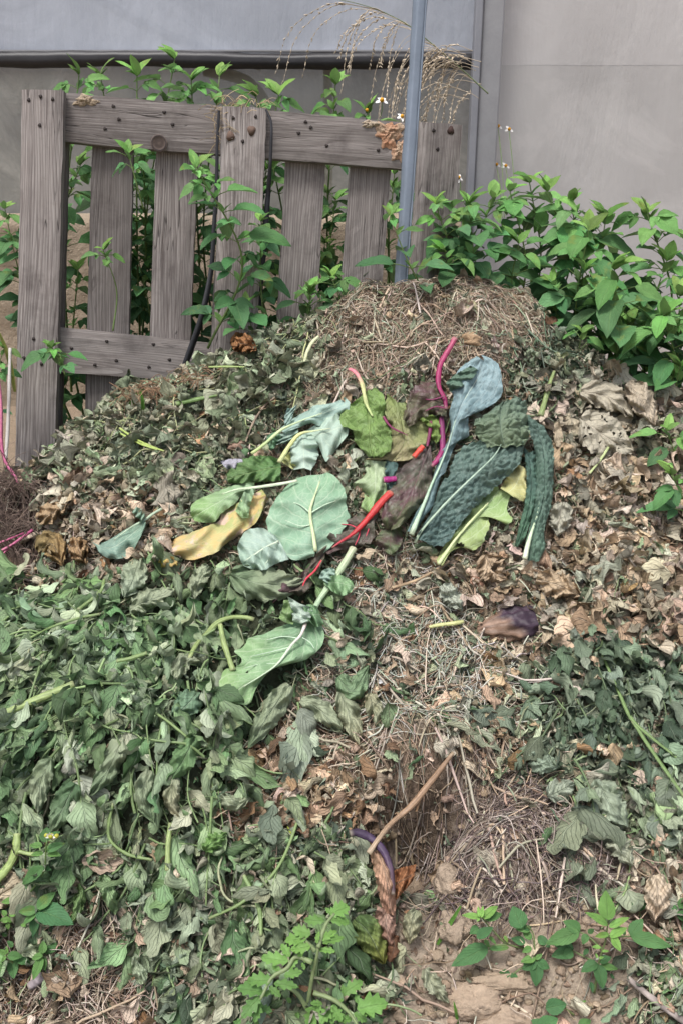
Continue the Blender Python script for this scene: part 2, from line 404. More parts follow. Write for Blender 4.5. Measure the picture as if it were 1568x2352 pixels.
# ------------------------------------------------------------------ leaf shapes
def leaf_proto(r, nu=10, nv=5, asp=.42, bend=1.0, roll=1.2, ruffle=.06, crump=.05, serr=.12, twist=.5, lobes=0, fold=.0):
    """a curled leaf of length 1 along +x; returns verts, uv"""
    u = np.linspace(0, 1, nu); v = np.linspace(-1, 1, nv)
    U, Vv = np.meshgrid(u, v, indexing='ij')
    w = asp*np.power(np.sin(np.pi*np.clip(u, 0, 1)**.72), .8)*(1-.15*u)
    w = w*(1+serr*r.uniform(-1, 1, nu)); 
    if lobes: w = w*(1+.38*np.sin(u*np.pi*2*lobes+r.uniform(0,6)))
    w[0] = .03; w[-1] = .01
    b0 = bend*r.uniform(.4, 1.3)*r.choice([-1,1,1]); ph = r.uniform(0, 6)
    th = b0*u*u + .35*np.sin(u*5+ph)*r.uniform(.3,1); th = th - th[0]
    du = 1/(nu-1)
    sx = np.r_[0, np.cumsum(np.cos(th[:-1])*du)]; sz = np.r_[0, np.cumsum(-np.sin(th[:-1])*du)]
    yaw = .3*r.uniform(-1,1)*u; 
    rl = roll*r.uniform(.3, 1.2)*r.choice([-1,1])*(1+.4*np.sin(u*4+r.uniform(0,6)))
    rl = np.where(np.abs(rl) < .05, .05, rl)
    a = rl[:,None]*Vv*1.0
    cx = w[:,None]*np.sin(a)/rl[:,None]; cz = w[:,None]*(1-np.cos(a))/rl[:,None] + fold*np.abs(Vv)*w[:,None]
    cz = cz + ruffle*np.abs(Vv)**1.5*np.sin(U*r.uniform(9,16)+np.sign(Vv)*r.uniform(0,6)+r.uniform(0,6))
    tri = lambda q: 2*np.abs((q/6.2832) % 1.0*2-1)-1
    for m in range(5):   # sharp creases, then soft ones
        am = crump*(1.0, .8, .55, .4, .3)[m]; f0 = (3, 5, 9, 14, 20)[m]
        g = tri if m % 2 == 0 else np.sin
        cz = cz + am*g(U*f0*r.uniform(.7,1.4)+Vv*r.uniform(-3.5,3.5)+r.uniform(0,6))
        cx = cx + am*.5*g(U*f0*r.uniform(.7,1.4)+Vv*r.uniform(-3,3)+r.uniform(0,6))
    tw = twist*r.uniform(-1,1)*u; c, s = np.cos(tw)[:,None], np.sin(tw)[:,None]
    y = cx*c - cz*s; z = cx*s + cz*c
    X = sx[:,None] - np.sin(th)[:,None]*z*(-1)*0 + np.sin(th)[:,None]*z; Z = sz[:,None] + np.cos(th)[:,None]*z
    Y = y + np.cumsum(np.sin(yaw)*du)[:,None]
    return np.stack([X,Y,Z],-1).reshape(-1,3), np.stack([U,Vv],-1).reshape(-1,2)

def scatter_leaves(protos, dims, P, D, N, S, T, rnd):
    """protos list of (verts, uv); P positions; D direction; N normals; S sizes; T tints"""
    D = nrm(D - (D*N).sum(-1, keepdims=True)*N*0); Yv = nrm(np.cross(N, D)); Nz = np.cross(D, Yv)
    Rm = np.stack([D, Yv, Nz], 1)
    k = RG.integers(0, len(protos), len(P))
    Vs, Fs, Ts, Ls, off = [], [], [], [], 0
    f = gridf(*dims)[:, ::-1]
    for i, (pv, uv) in enumerate(protos):
        q = np.where(k == i)[0]
        if not len(q): continue
        sc = S[q][:,None,None]*np.stack([np.ones(len(q)), RG.uniform(.75,1.25,len(q)), RG.uniform(.6,1.3,len(q))],1)[:,None,:]
        W = np.einsum('nvk,nkj->nvj', pv[None]*sc, Rm[q]) + P[q][:,None]
        m = len(pv)
        Vs.append(W.reshape(-1,3)); Fs.append((f[None]+ (np.arange(len(q))*m)[:,None,None]).reshape(-1,4)+off); off += len(q)*m
        Ts.append(np.repeat(np.c_[T[q], np.ones(len(q))], m, 0))
        Ls.append(np.stack([np.tile(uv[:,0],len(q)), np.tile(uv[:,1],len(q)), np.repeat(rnd[q], m)],1))
    return np.vstack(Vs), np.vstack(Fs), np.vstack(Ts), np.vstack(Ls)

HERO_POLYS = []
def under_hero(X, Y):
    px, py = proj(np.stack([X,Y,H(X,Y)+.02],-1)); m = np.zeros(len(px), bool)
    for p in HERO_POLYS:
        b = np.array(p); q = (px > b[:,0].min()) & (px < b[:,0].max()) & (py > b[:,1].min()) & (py < b[:,1].max())
        if q.any():
            w = np.where(q)[0]; m[w] |= inpoly(px[w], py[w], p)
    return m

def pal(cols, n, var=.18, hv=.035):
    c = np.array(cols, float)[RG.integers(0, len(cols), n)]
    c = np.clip(c*np.exp(RG.normal(0, var, (n,1)))*np.exp(RG.normal(0, hv, (n,3))), .004, .9); l_ = c.mean(1, keepdims=True); return c*np.minimum(1, .47/l_)

def sample(dens, seed, jit=28):
    """points on the heap with a density per zone (per square metre)"""
    mx = max(dens.values()); X0,X1,Y0,Y1 = -1.05,1.05,.70,2.25
    nn = int(mx*(X1-X0)*(Y1-Y0)); r = np.random.default_rng(seed)
    X = r.uniform(X0,X1,nn); Y = r.uniform(Y0,Y1,nn)
    px, py = proj(np.stack([X,Y,H(X,Y)],-1)); k = (px > -230) & (px < 1800) & (py < 2560)
    X, Y = X[k], Y[k]
    z = zone_of(X, Y, jit, seed+1); d = np.array([dens.get(m, 0)/mx for m in ZN])
    nx = normal(X, Y); d = d[z]/np.clip(nx[:,2], .5, 1)*.8
    k = r.random(len(X)) < d
    return X[k], Y[k], z[k]

def litter(name, label, cat, dens, cols, size, mat, seed, protokw, dims=(9,5), lift=(0,.02), tilt=.5, down=.5, group=None, nproto=14, var=.18, maxhero=.004, flow=.9, clump=.28, svar=.32):
    X, Y, z = sample(dens, seed)
    nn = len(X); r = np.random.default_rng(seed+9)
    pr = [leaf_proto(r, *dims, **protokw) for _ in range(nproto)]
    N0 = normal(X, Y)
    slope = np.stack([N0[:,0], N0[:,1], np.zeros(nn)],-1); slope = nrm(slope + 1e-6)
    a = 3.6*vnoise(X, Y, 7, seed+2) + r.normal(0, flow, nn); rd = np.stack([np.cos(a), np.sin(a), np.zeros(nn)],-1)
    D = nrm(rd + down*2*slope*r.random((nn,1)))
    D = nrm(D - (D*N0).sum(-1,keepdims=True)*N0)
    lay = np.stack([vnoise(X, Y, 16, seed+3), vnoise(X, Y, 16, seed+4), np.zeros(nn)],-1)*.55
    N = nrm(N0 + lay + r.normal(0, tilt, (nn,3))); D = nrm(D - (D*N).sum(-1,keepdims=True)*N)
    S = np.minimum(r.uniform(size[0], size[1], nn)*np.exp(r.normal(0,svar,nn)), size[1]*1.15); L = r.uniform(lift[0], lift[1], nn)
    uh = under_hero(X, Y)
    for e in (-.6, .6): uh |= under_hero(X+D[:,0]*S*e, Y+D[:,1]*S*e)
    L = np.where(uh, np.minimum(L, maxhero), L); S = np.where(uh, np.minimum(S, .030), S)
    P = np.stack([X, Y, H(X,Y)],-1) + N0*L[:,None] - D*S[:,None]*.5
    if isinstance(cols, dict):
        T = np.zeros((nn,3))
        for k in np.unique(z):
            q = z == k; T[q] = pal(cols.get(ZN[k], cols['*']), q.sum(), var)
    else: T = pal(cols, nn, var)
    T = np.clip(T*np.exp(clump*vnoise(X, Y, 13, seed+6)+.5*clump*vnoise(X, Y, 40, seed+7))[:,None], .01, .8)
    V, F, T4, Lv = scatter_leaves(pr, dims, P, D, N, S, T, r.random(nn))
    c = V.mean(0)
    o = link(name, new_mesh(name, V-c, F, {'tint':T4, 'luv':Lv}, mat), None, c)
    print('LITTER', name, nn)
    return tag(o, label, cat, group, 'stuff')

def strand_mesh(X, Y, head, ln, rad, curl, lift, hump, K, sides, T, r, droop=0, gravity=None):
    nn = len(X)
    dh = np.cumsum(r.normal(0, 1, (nn,K))*np.asarray(curl).reshape(-1,1) + r.normal(0,1,(nn,1))*np.asarray(curl).reshape(-1,1)*.6, 1)
    hd = head[:,None]+dh; st = (ln/(K-1))[:,None]
    xs = X[:,None]+np.cumsum(np.cos(hd)*st,1)-(np.cos(hd)*st).sum(1,keepdims=True)/2
    ys = Y[:,None]+np.cumsum(np.sin(hd)*st,1)*.85-(np.sin(hd)*st).sum(1,keepdims=True)/2*.85
    t = np.linspace(0,1,K)[None]
    hz = lift[:,None] + hump[:,None]*np.sin(t*r.uniform(2,7,(nn,1))+r.uniform(0,6,(nn,1)))
    zs = H(xs,ys)+hz
    P = np.stack([xs,ys,zs],-1)
    Tn = nrm(np.gradient(P, axis=1)); up = nrm(np.array([.1,-.5,.85])+r.normal(0,.15,(nn,1,3)))
    n1 = nrm(np.cross(Tn, up)); n2 = np.cross(Tn, n1)
    a = np.linspace(0,2*np.pi,sides,endpoint=False)
    rr = rad[:,None]*(1-.55*np.abs(t-.35)/.65*r.uniform(.3,1,(nn,1)))
    V = P[:,:,None]+rr[:,:,None,None]*(np.cos(a)[:,None]*n1[:,:,None]+np.sin(a)[:,None]*n2[:,:,None])
    i, j = np.meshgrid(np.arange(K-1), np.arange(sides), indexing='ij')
    f = np.stack([i*sides+j, i*sides+(j+1)%sides, (i+1)*sides+(j+1)%sides, (i+1)*sides+j],-1).reshape(-1,4)
    F = (f[None]+(np.arange(nn)*K*sides)[:,None,None]).reshape(-1,4)
    return V.reshape(-1,3), F, np.repeat(np.c_[T,np.ones(nn)], K*sides, 0)

def strands(name, label, cat, dens, cols, length, rad, mat, seed, curl=.35, lift=(0,.02), hump=.006, K=8, sides=3, var=.25, bias=None):
    X, Y, z = sample(dens, seed); nn = len(X); r = np.random.default_rng(seed+5)
    uh = under_hero(X, Y)
    keep = ~uh | (r.random(nn) < .25); X, Y, z, uh = X[keep], Y[keep], z[keep], uh[keep]; nn = len(X)
    L = np.where(uh, 0, r.uniform(*lift, nn))
    head = r.uniform(0, 2*np.pi, nn)
    if bias is not None:
        q = r.random(nn) < bias[1]; head = np.where(q, r.normal(bias[0], .5, nn), head)
    if isinstance(cols, dict):
        T = np.zeros((nn,3))
        for k in np.unique(z):
            q = z == k; T[q] = pal(cols.get(ZN[k], cols['*']), q.sum(), var)
    else: T = pal(cols, nn, var)
    ln = r.uniform(*length, nn)*np.exp(r.normal(0,.3,nn)); ln = np.where(uh, np.minimum(ln,.03), ln)
    V, F, T4 = strand_mesh(X, Y, head, ln, r.uniform(*rad, nn), r.uniform(.2,1,nn)*curl, L, np.where(uh,0,r.uniform(0,hump,nn)), K, sides, T, r)
    c = V.mean(0); o = link(name, new_mesh(name, V-c, F, {'tint':T4}, mat), None, c)
    print('STRANDS', name, nn)
    return tag(o, label, cat, None, 'stuff')

# ------------------------------------------------------------------ single big leaves
def raise_pts(px, py, lift): return onheap(px, py, lift)

def cells(x, y, f, seed):
    """puffed cells between sunken veins, 0 at the veins and 1 on the puffs"""
    r = np.random.default_rng(seed); J = r.random((32,32,2)); u = x*f+100; v = y*f+100; i = np.floor(u).astype(int); j = np.floor(v).astype(int)
    D = []
    for a in (-1,0,1):
        for b in (-1,0,1):
            q = J[(i+a)%32,(j+b)%32]; D.append(np.hypot(i+a+q[...,0]-u, j+b+q[...,1]-v))
    D = np.sort(np.stack(D), 0); return np.sqrt(np.clip((D[1]-D[0])*1.4, 0, 1))

def sheet(L, Mi, Rr, nu, nv, lift=.03, dome=.0, ends=(0,0), wav=.007, wavf=(6,3), edge=.06, edgef=9, blister=0, bf=70, seed=0, tint=(.1,.2,.1), tint2=None, cup=0, pleat=0, pleatn=6, holes=(), ruf=.0055):
    """a leaf blade whose two edges and middle run along pixel curves, laid over the heap with its own relief"""
    r = np.random.default_rng(seed)
    a, b, c = resample(L, nu), resample(Mi, nu), resample(Rr, nu)
    u = np.linspace(0,1,nu); v = np.linspace(-1,1,nv); U, Vv = np.meshgrid(u, v, indexing='ij')
    wob = lambda ph: 1 + edge*(np.sin(u*edgef*6.28+ph)*.6+np.sin(u*edgef*2.7*6.28+ph*2)*.4)*np.sin(np.pi*np.clip(u,.02,.98))
    wl, wr = wob(r.uniform(0,6)), wob(r.uniform(0,6))
    a = b+(a-b)*wl[:,None]; c = b+(c-b)*wr[:,None]
    px = np.where(Vv < 0, b[:,None,0]*(1+Vv)-a[:,None,0]*Vv, b[:,None,0]*(1-Vv)+c[:,None,0]*Vv)
    py = np.where(Vv < 0, b[:,None,1]*(1+Vv)-a[:,None,1]*Vv, b[:,None,1]*(1-Vv)+c[:,None,1]*Vv)
    HERO_POLYS.append(np.vstack([a, c[::-1]]))
    ctr = onheap(px, py, 0.0)
    # the blade is stiff: smooth the bumpy heap below it before laying it down
    hz = HSMO(ctr[...,0], ctr[...,1])
    lf = lift + dome*(1-Vv**2)*np.sin(np.pi*np.clip(U*.9+.05,0,1))**.7 + ends[0]*(1-U)**2 + ends[1]*U**2 + cup*Vv**2
    for _ in range(4):
        lf = lf + wav*np.sin(U*wavf[0]*r.uniform(.5,1.6)*2+Vv*wavf[1]*r.uniform(-1.5,1.5)+r.uniform(0,6))*(.35+.65*np.abs(Vv))
    if pleat: lf = lf + pleat*np.sin((U*pleatn+np.abs(Vv)*1.2*np.sign(r.uniform(-1,1)))*6.28+r.uniform(0,6))*(.3+.7*np.abs(Vv))
    lf = lf + ruf*np.abs(Vv)**2.5*(np.sin(U*r.uniform(20,30)+np.sign(Vv)*r.uniform(0,3)+r.uniform(0,6))+.6*np.sin(U*r.uniform(42,60)+r.uniform(0,6)))+ruf*.7*vnoise(px, py, 1/26, seed+11)
    P = onheap_smooth(px, py, lf)
    if blister:
        nx = normal(P[...,0], P[...,1])
        s = cells(P[...,0], (P[...,1]+P[...,2])*.8, bf/3.2, seed)
        s = s*1.25 + .35*vnoise(P[...,0], P[...,1]+P[...,2], bf*.9, seed+3)
        P = P + nx*(blister*s*np.clip(np.abs(Vv)*5,.0,1))[...,None]
    t = np.tile(np.array(tint, float), (nu*nv,1))
    if tint2 is not None:
        k = np.clip(U + .25*vnoise(px, py, 1/40, seed+7), 0, 1).ravel()[:,None]; t = t*(1-k)+np.array(tint2)*k
    luv = np.stack([U, Vv, np.full_like(U, r.random())],-1).reshape(-1,3)
    f = gridf(nu, nv); nn = np.cross(P[1:,:-1]-P[:-1,:-1], P[:-1,1:]-P[:-1,:-1]).reshape(-1,3)
    if (nn*(CAM-P[:-1,:-1].reshape(-1,3))).sum() > 0: f = f[:, ::-1]
    for hu, hv_, ra, rb in holes:
        uf, vf = U.ravel()[f].mean(1), Vv.ravel()[f].mean(1); f = f[((uf-hu)/ra)**2+((vf-hv_)/rb)**2 > 1+.3*np.sin(uf*90+vf*40)]
    return P.reshape(-1,3), f, t, luv

def HSMO(x, y): return samp(HS, x, y)
def onheap_smooth(px, py, lift):
    global HB
    keep = HB; HB = HBS
    P = onheap(px, py, lift); HB = keep
    return P
HBS = .5*HS + .5*HB

def pxtube(path, lift=.03, sides=8, m=24, radpx=None, flat=.8):
    """a stem along pixels (x, y, half width in pixels)"""
    C = resample(np.array(path, float), m)
    if isinstance(lift, (list, tuple)): lift = np.interp(np.linspace(0,1,m), np.linspace(0,1,len(lift)), lift)
    P = onheap_smooth(C[:,0], C[:,1], lift)
    d = (P-CAM)@FWD; R = C[:,2]*d/FPX
    P = resample(P, m)
    w = C[:,2].max()
    HERO_POLYS.append(np.vstack([C[:,:2]+[0,-w*.7], (C[:,:2]+[0,w*.7])[::-1]]))
    return tube(P, R, sides, True, flat)

def ramp_t(luv, *stops):
    ps = [s[0] for s in stops]; return np.stack([np.interp(luv[:,0], ps, [s[1][k] for s in stops]) for k in range(3)],1)

def leaf_thing(name, label, cat, parts, group=None):
    """parts: list of (part name, [(V,F,T,luv), ...], material)"""
    Vall = np.vstack([g[0] for p in parts for g in p[1]]); c = Vall.mean(0); c[2] = Vall[:,2].min()
    root = empty(name, c, label, cat, group)
    for pn, gs, mat in parts:
        for k, (V, F, T, L) in enumerate(gs):
            G = Geo(); G.add(V, F, T, L); G.build(pn if k == 0 else 'vein', mat, root)
    return root
def single(name, label, cat, gs, mat, group=None):
    G = Geo()
    for V, F, T, L in gs: G.add(V, F, T, L)
    return tag(G.build(name, mat), label, cat, group)
def stem(path, col, lift=.03, sides=8, m=24, flat=.8):
    V, F, L = pxtube(path, lift, 16 if sides >= 8 else sides, m, None, flat*.8)
    T = ramp_t(L, *col) if isinstance(col, list) else np.tile(np.array(col, float), (len(V),1))
    ang = np.arccos(np.clip(L[:,1],-1,1)); T = T*(1+.28*np.cos(ang*7+3*np.sin(L[:,0]*9))+.18*vnoise(L[:,0]*9+path[0][0], ang*2, 1.5, 5))[:,None]
    k_ = np.clip(1-np.minimum(L[:,0],1-L[:,0])/.05,0,1)[:,None]*.45; T = T*(1-k_)+np.array([.33,.29,.2])*k_
    return V, F, T, L

# ================================================================== the fresh leaves thrown on the heap
PALE, PALE2, GRN = (.27,.39,.30), (.32,.42,.35), (.17,.30,.14)
WH = (.55,.62,.42)
# dark blistered kale
k1 = sheet([(950,1240),(961,1225),(991,1171),(1011,1116),(1029,1096),(1034,1071),(1049,1044),(1071,1024),(1106,1016),(1130,1008)],
           [(956,1240),(1005,1175),(1050,1128),(1100,1080),(1135,1045),(1160,1005)],
           [(1000,1258),(1025,1251),(1062,1199),(1112,1146),(1140,1119),(1185,1076),(1197,1046),(1202,1015)], 110, 70, .045, .03, (0,.035), .004, blister=.009, bf=190, edge=.04, edgef=10, seed=1, tint=(.07,.12,.112), tint2=(.10,.155,.125))
k1b = sheet([(1115,1030),(1093,1005),(1088,975),(1110,956),(1140,937)], [(1158,1030),(1150,990),(1148,960),(1150,940),(1155,925)], [(1200,1028),(1211,1008),(1209,985),(1207,947),(1197,925),(1175,918)],
            70, 60, .06, .05, (.03,0), .004, blister=.012, bf=150, edge=.05, edgef=4, seed=2, tint=(.15,.20,.115), tint2=(.095,.145,.11))
leaf_thing('kale_leaf', 'broad dark green blistered kale leaf with pale midrib and folded-over tip', 'kale leaf', [('blade',[k1],M_KALE),('folded_tip',[k1b],M_KALE),
   ('midrib',[stem([(952,1248,3.4),(965,1222,3),(1005,1175,2.6),(1050,1128,2.1),(1100,1080,1.7),(1135,1045,1.3),(1154,1012,.8)], [(0,(.30,.40,.28)),(.5,(.36,.46,.36)),(1,(.30,.42,.32))], [.055,.082,.095,.104,.110,.112])],M_STEM)], 'kale leaves on the heap')
k2 = sheet([(1205,975),(1220,1012),(1228,1054),(1230,1109),(1226,1159),(1218,1196),(1205,1247),(1197,1282)], [(1208,970),(1238,1005),(1249,1054),(1250,1109),(1245,1159),(1230,1209),(1220,1250),(1214,1288)],
           [(1209,955),(1250,990),(1268,1034),(1267,1109),(1264,1159),(1247,1221),(1250,1259),(1234,1294)], 110, 36, .055, .02, (.02,-.01), .004, blister=.007, bf=240, edge=.06, edgef=14, seed=3, tint=(.085,.14,.115), tint2=(.085,.15,.105))
k2b = sheet([(1198,1034),(1204,1075),(1206,1110),(1202,1160),(1190,1210),(1180,1256)], [(1212,1040),(1219,1090),(1218,1140),(1208,1190),(1194,1230),(1183,1258)], [(1228,1040),(1234,1109),(1231,1159),(1217,1196),(1202,1240),(1187,1260)],
           70, 22, .045, .012, (0,-.01), .003, blister=.008, bf=240, edge=.05, edgef=8, seed=4, tint=(.06,.12,.10), tint2=(.075,.16,.095))
leaf_thing('kale_leaf', 'narrow dark kale leaf hanging at the right, folded lengthwise, white cut stalk at its foot', 'kale leaf', [('blade',[k2],M_KALE),('folded_side',[k2b],M_KALE),
   ('stalk',[stem([(1204,1284,6),(1210,1255,4.6),(1220,1220,3),(1232,1185,1.8),(1242,1130,1)], [(0,(.62,.68,.5)),(.5,(.45,.55,.36)),(1,(.15,.22,.16))], .072)],M_STEM)], 'kale leaves on the heap')
k3 = sheet([(934,1222),(959,1169),(982,1139),(997,1084),(1009,1047),(1029,1009),(1034,979),(1030,949),(1040,914),(1034,893),(1052,850),(1079,829),(1092,820)],
           [(944,1226),(967,1174),(992,1109),(1009,1072),(1026,1024),(1040,982),(1056,935),(1072,905),(1096,866),(1110,830)],
           [(954,1226),(974,1189),(994,1159),(1009,1102),(1022,1084),(1034,1047),(1054,1009),(1074,1004),(1076,957),(1099,947),(1144,919),(1152,884),(1144,842),(1129,827),(1104,817)],
           120, 44, .05, .02, (-.01,.02), .006, blister=.004, bf=180, edge=.03, edgef=12, seed=5, tint=(.12,.20,.20), tint2=(.20,.29,.31), pleat=.003, pleatn=14)
k3b = sheet([(1022,880),(1036,868),(1060,852),(1078,842)], [(1026,888),(1045,876),(1068,862),(1090,846)], [(1034,902),(1056,890),(1082,872),(1098,852)], 30, 14, .085, .012, seed=6, tint=(.10,.17,.12), blister=.003, edge=.1)
leaf_thing('kale_leaf', 'blue-green kale leaf seen from its veined underside, standing tallest beside the dark kale', 'kale leaf', [('blade',[k3],M_BLUE),('curled_lobe',[k3b],M_KALE),
   ('midrib',[stem([(944,1228,6),(955,1200,5),(970,1165,4),(992,1109,2.6),(1009,1072,2),(1028,1024,1.6),(1040,982,1.4),(1056,935,1.3),(1094,872,.8)], [(0,(.42,.55,.40)),(.3,(.33,.47,.33)),(1,(.36,.45,.42))], .078)],M_STEM)], 'kale leaves on the heap')
# yellow-green leaf below the kale
y1 = sheet([(1001,1282),(1025,1245),(1062,1193),(1105,1143),(1140,1110)], [(1004,1297),(1042,1243),(1085,1192),(1118,1158),(1145,1125)],
           [(1017,1299),(1032,1270),(1060,1256),(1087,1264),(1107,1247),(1122,1209),(1126,1182),(1160,1204),(1177,1194),(1164,1175),(1167,1149),(1177,1131)], 90, 44, .035, .008, wav=.006, edge=.05, holes=((.27,.35,.045,.16),), seed=7, tint=(.36,.42,.17), tint2=(.24,.36,.14))
leaf_thing('cabbage_leaf', 'yellow-green ragged cabbage leaf with a small hole, poking out below the dark kale', 'cabbage leaf', [('blade',[y1],M_BRASS),
   ('midrib',[stem([(1006,1296,4),(1042,1243,3.2),(1085,1192,2.5),(1120,1155,1.5)], (.5,.58,.3), .052)],M_STEM)], 'cabbage leaves on the heap')
y2 = sheet([(1148,1122),(1165,1092),(1188,1066)], [(1165,1132),(1184,1112),(1200,1072)], [(1178,1142),(1203,1150),(1208,1104),(1208,1080)], 26, 16, .045, .006, edge=.08, seed=8, tint=(.46,.46,.20), tint2=(.48,.44,.20))
single('cabbage_leaf', 'small yellow leaf scrap between the two dark kale leaves', 'cabbage leaf', [y2], M_BRASS, 'cabbage leaves on the heap')
# chard
MAG, MAG2, RED = (.26,.02,.09), (.14,.012,.06), (.5,.025,.03)
c1 = sheet([(978,1024),(946,1052),(909,1087),(900,1118),(885,1155),(875,1190),(884,1216)], [(984,1022),(965,1080),(945,1130),(920,1175),(895,1217)], [(988,1026),(992,1080),(986,1139),(979,1149),(945,1185),(921,1208),(900,1219)], 60, 34, .045, .022, wav=.008, blister=.006, bf=120, edge=.06, seed=9, tint=(.075,.06,.06), tint2=(.10,.12,.06), pleat=.005, pleatn=3)
leaf_thing('chard_leaf', 'purple and dark green chard leaf hanging limp below the magenta stalk', 'chard leaf', [('blade',[c1],M_CHARD)], 'chard leaves on the heap')
c2 = sheet([(1024,893),(1000,879),(969,880),(945,898),(930,940),(924,968)], [(1023,920),(992,922),(962,938),(930,968)], [(1024,958),(1005,957),(984,957),(960,970),(938,985)], 50, 34, .055, .02, wav=.008, blister=.006, bf=120, edge=.08, seed=10, tint=(.085,.09,.05), tint2=(.11,.11,.065), pleat=.007, pleatn=2)
leaf_thing('chard_leaf', 'dull purple-green chard leaf folded over the top of the magenta stalk', 'chard leaf', [('blade',[c2],M_CHARD),
  ('vein',[stem([(1020,910,2.5),(990,918,2),(965,914,1)], MAG2, .085)],M_STEM),('vein',[stem([(1022,938,2.5),(1000,934,2),(975,944,1)], MAG2, .085)],M_STEM)], 'chard leaves on the heap')
st1 = stem([(1044,776,5.9),(1036,792,5.9),(1024,812,5.9),(1011,836,5.9),(1006,865,5.9),(1008,890,5.5),(1020,915,5),(1024,940,4)], [(0,(.36,.07,.13)),(.4,(.28,.025,.095)),(1,(.19,.015,.075))], .07, 10, 40)
st2 = stem([(1012,955,5.0),(1015,985,5.9),(1016,1015,5.9),(1014,1036,5.9),(1004,1056,5.9),(990,1071,5.0)], [(0,(.11,.015,.06)),(.5,(.18,.025,.10)),(1,(.26,.015,.09))], .062, 10, 34)
leaf_thing('chard_stalk', 'long magenta chard stalk standing up over the brown roots and curving down', 'chard stalk', [('upper_stalk',[st1],M_STEM),('lower_stalk',[st2],M_STEM)], 'chard stalks on the heap')
single('chard_stalk', 'short dark magenta stalk beside the long magenta stalk', 'chard stalk', [stem([(990,968,4.5),(986,995,4),(980,1026,3)], MAG2, .058)], M_STEM, 'chard stalks on the heap')
c3 = sheet([(838,902),(812,926),(784,945),(782,978),(811,992),(815,1017),(845,1050)], [(842,900),(845,945),(848,985),(852,1030),(858,1052)], [(848,897),(866,896),(882,915),(886,940),(882,955),(898,997),(896,1034),(874,1052)], 60, 44, .05, .022, wav=.007, blister=.006, bf=150, edge=.06, seed=11, tint=(.16,.26,.075), tint2=(.15,.24,.07), pleat=.003, pleatn=4)
leaf_thing('chard_leaf', 'crinkled light green chard leaf with a pale stalk turning pink at its cut end', 'chard leaf', [('blade',[c3],M_CHARDG),
  ('stalk',[stem([(801,847,4.5),(812,852,5),(823,864,5),(832,885,5),(836,905,4.5),(842,930,4),(855,956,2)], [(0,(.55,.14,.20)),(.22,(.52,.22,.22)),(.4,(.46,.46,.22)),(1,(.36,.46,.18))], .08, 10, 40)],M_STEM)], 'chard leaves on the heap')
c4 = sheet([(888,905),(884,950),(897,990),(892,1035),(835,1058)], [(912,925),(924,980),(928,1020),(900,1060)], [(940,930),(978,962),(988,1005),(974,1030),(936,1062)], 50, 40, .033, .012, wav=.006, blister=.005, bf=110, edge=.07, seed=12, tint=(.20,.25,.09), tint2=(.27,.24,.13))
leaf_thing('chard_leaf', 'olive and pinkish chard leaf with a magenta rib, right of the crinkled light green leaf', 'chard leaf', [('blade',[c4],M_CHARDG),
  ('rib',[stem([(880,957,3.5),(892,975,3),(906,986,2.5),(936,1000,1)], MAG2, .062)],M_STEM)], 'chard leaves on the heap')
c4b = sheet([(960,965),(985,985),(990,1010)], [(972,960),(1000,985),(1000,1020)], [(985,955),(1012,975),(1012,1018)], 24, 20, .045, .012, blister=.008, bf=55, seed=13, tint=(.18,.27,.07))
single('chard_leaf', 'small bright green puckered leaf between the two magenta stalks', 'chard leaf', [c4b], M_CHARDG, 'chard leaves on the heap')
single('chard_stalk', 'short bright red chard stalk end above the purple leaf', 'chard stalk', [stem([(949,1050,5.5),(960,1037,6),(971,1025,6.5)], (.50,.05,.03), .07)], M_STEM, 'chard stalks on the heap')
single('chard_stalk', 'short magenta chard stalk end with a square cut at the left of the purple leaf', 'chard stalk', [stem([(880,1102,9),(893,1101,8),(910,1099,6.5)], (.26,.015,.13), .06)], M_STEM, 'chard stalks on the heap')
c5 = sheet([(872,1166),(840,1180),(784,1203),(740,1248)], [(868,1172),(821,1216),(784,1241),(745,1266)], [(872,1182),(860,1202),(858,1240),(830,1255),(790,1264),(752,1274)], 50, 30, .035, .01, wav=.007, blister=.005, bf=120, edge=.08, seed=14, tint=(.10,.10,.07), tint2=(.10,.09,.07))
c5b = sheet([(752,1252),(712,1288),(690,1323),(650,1338),(626,1358)], [(747,1272),(715,1308),(690,1345),(632,1376)], [(744,1292),(730,1322),(715,1347),(690,1370),(660,1368),(624,1388)], 50, 24, .035, .012, wav=.008, blister=.006, bf=120, edge=.10, seed=15, tint=(.12,.13,.08), tint2=(.085,.04,.055), pleat=.004, pleatn=3)
leaf_thing('chard_leaf', 'purple chard leaf with a thick bright red stalk, stretching down to the left', 'chard leaf', [('blade',[c5],M_CHARD),('tip',[c5b],M_CHARD),
  ('stalk',[stem([(897,1131,8),(878,1150,8.5),(859,1173,8),(838,1198,6.5),(821,1216,5.5),(802,1232,4),(784,1243,3),(762,1258,2)], [(0,(.46,.045,.04)),(.5,(.40,.02,.022)),(1,(.3,.03,.045))], .062, 10, 40)],M_STEM),
  ('vein',[stem([(822,1214,2),(805,1206,1.5),(784,1204,1)], (.4,.03,.06), .052), stem([(826,1212,2),(824,1232,1.5),(815,1252,1)], (.4,.03,.06), .052), stem([(846,1196,2),(846,1215,1.5),(840,1232,1)], (.4,.03,.06), .052),
           stem([(739,1287,2.5),(722,1312,2.5),(703,1330,2),(694,1350,1.2)], (.5,.04,.06), .055)],M_STEM)], 'chard leaves on the heap')
c6 = sheet([(880,1213),(864,1233),(866,1252),(888,1272)], [(900,1210),(896,1240),(896,1274)], [(920,1206),(924,1235),(918,1255),(902,1274)], 30, 24, .032, .01, seed=16, tint=(.10,.14,.065), edge=.05)
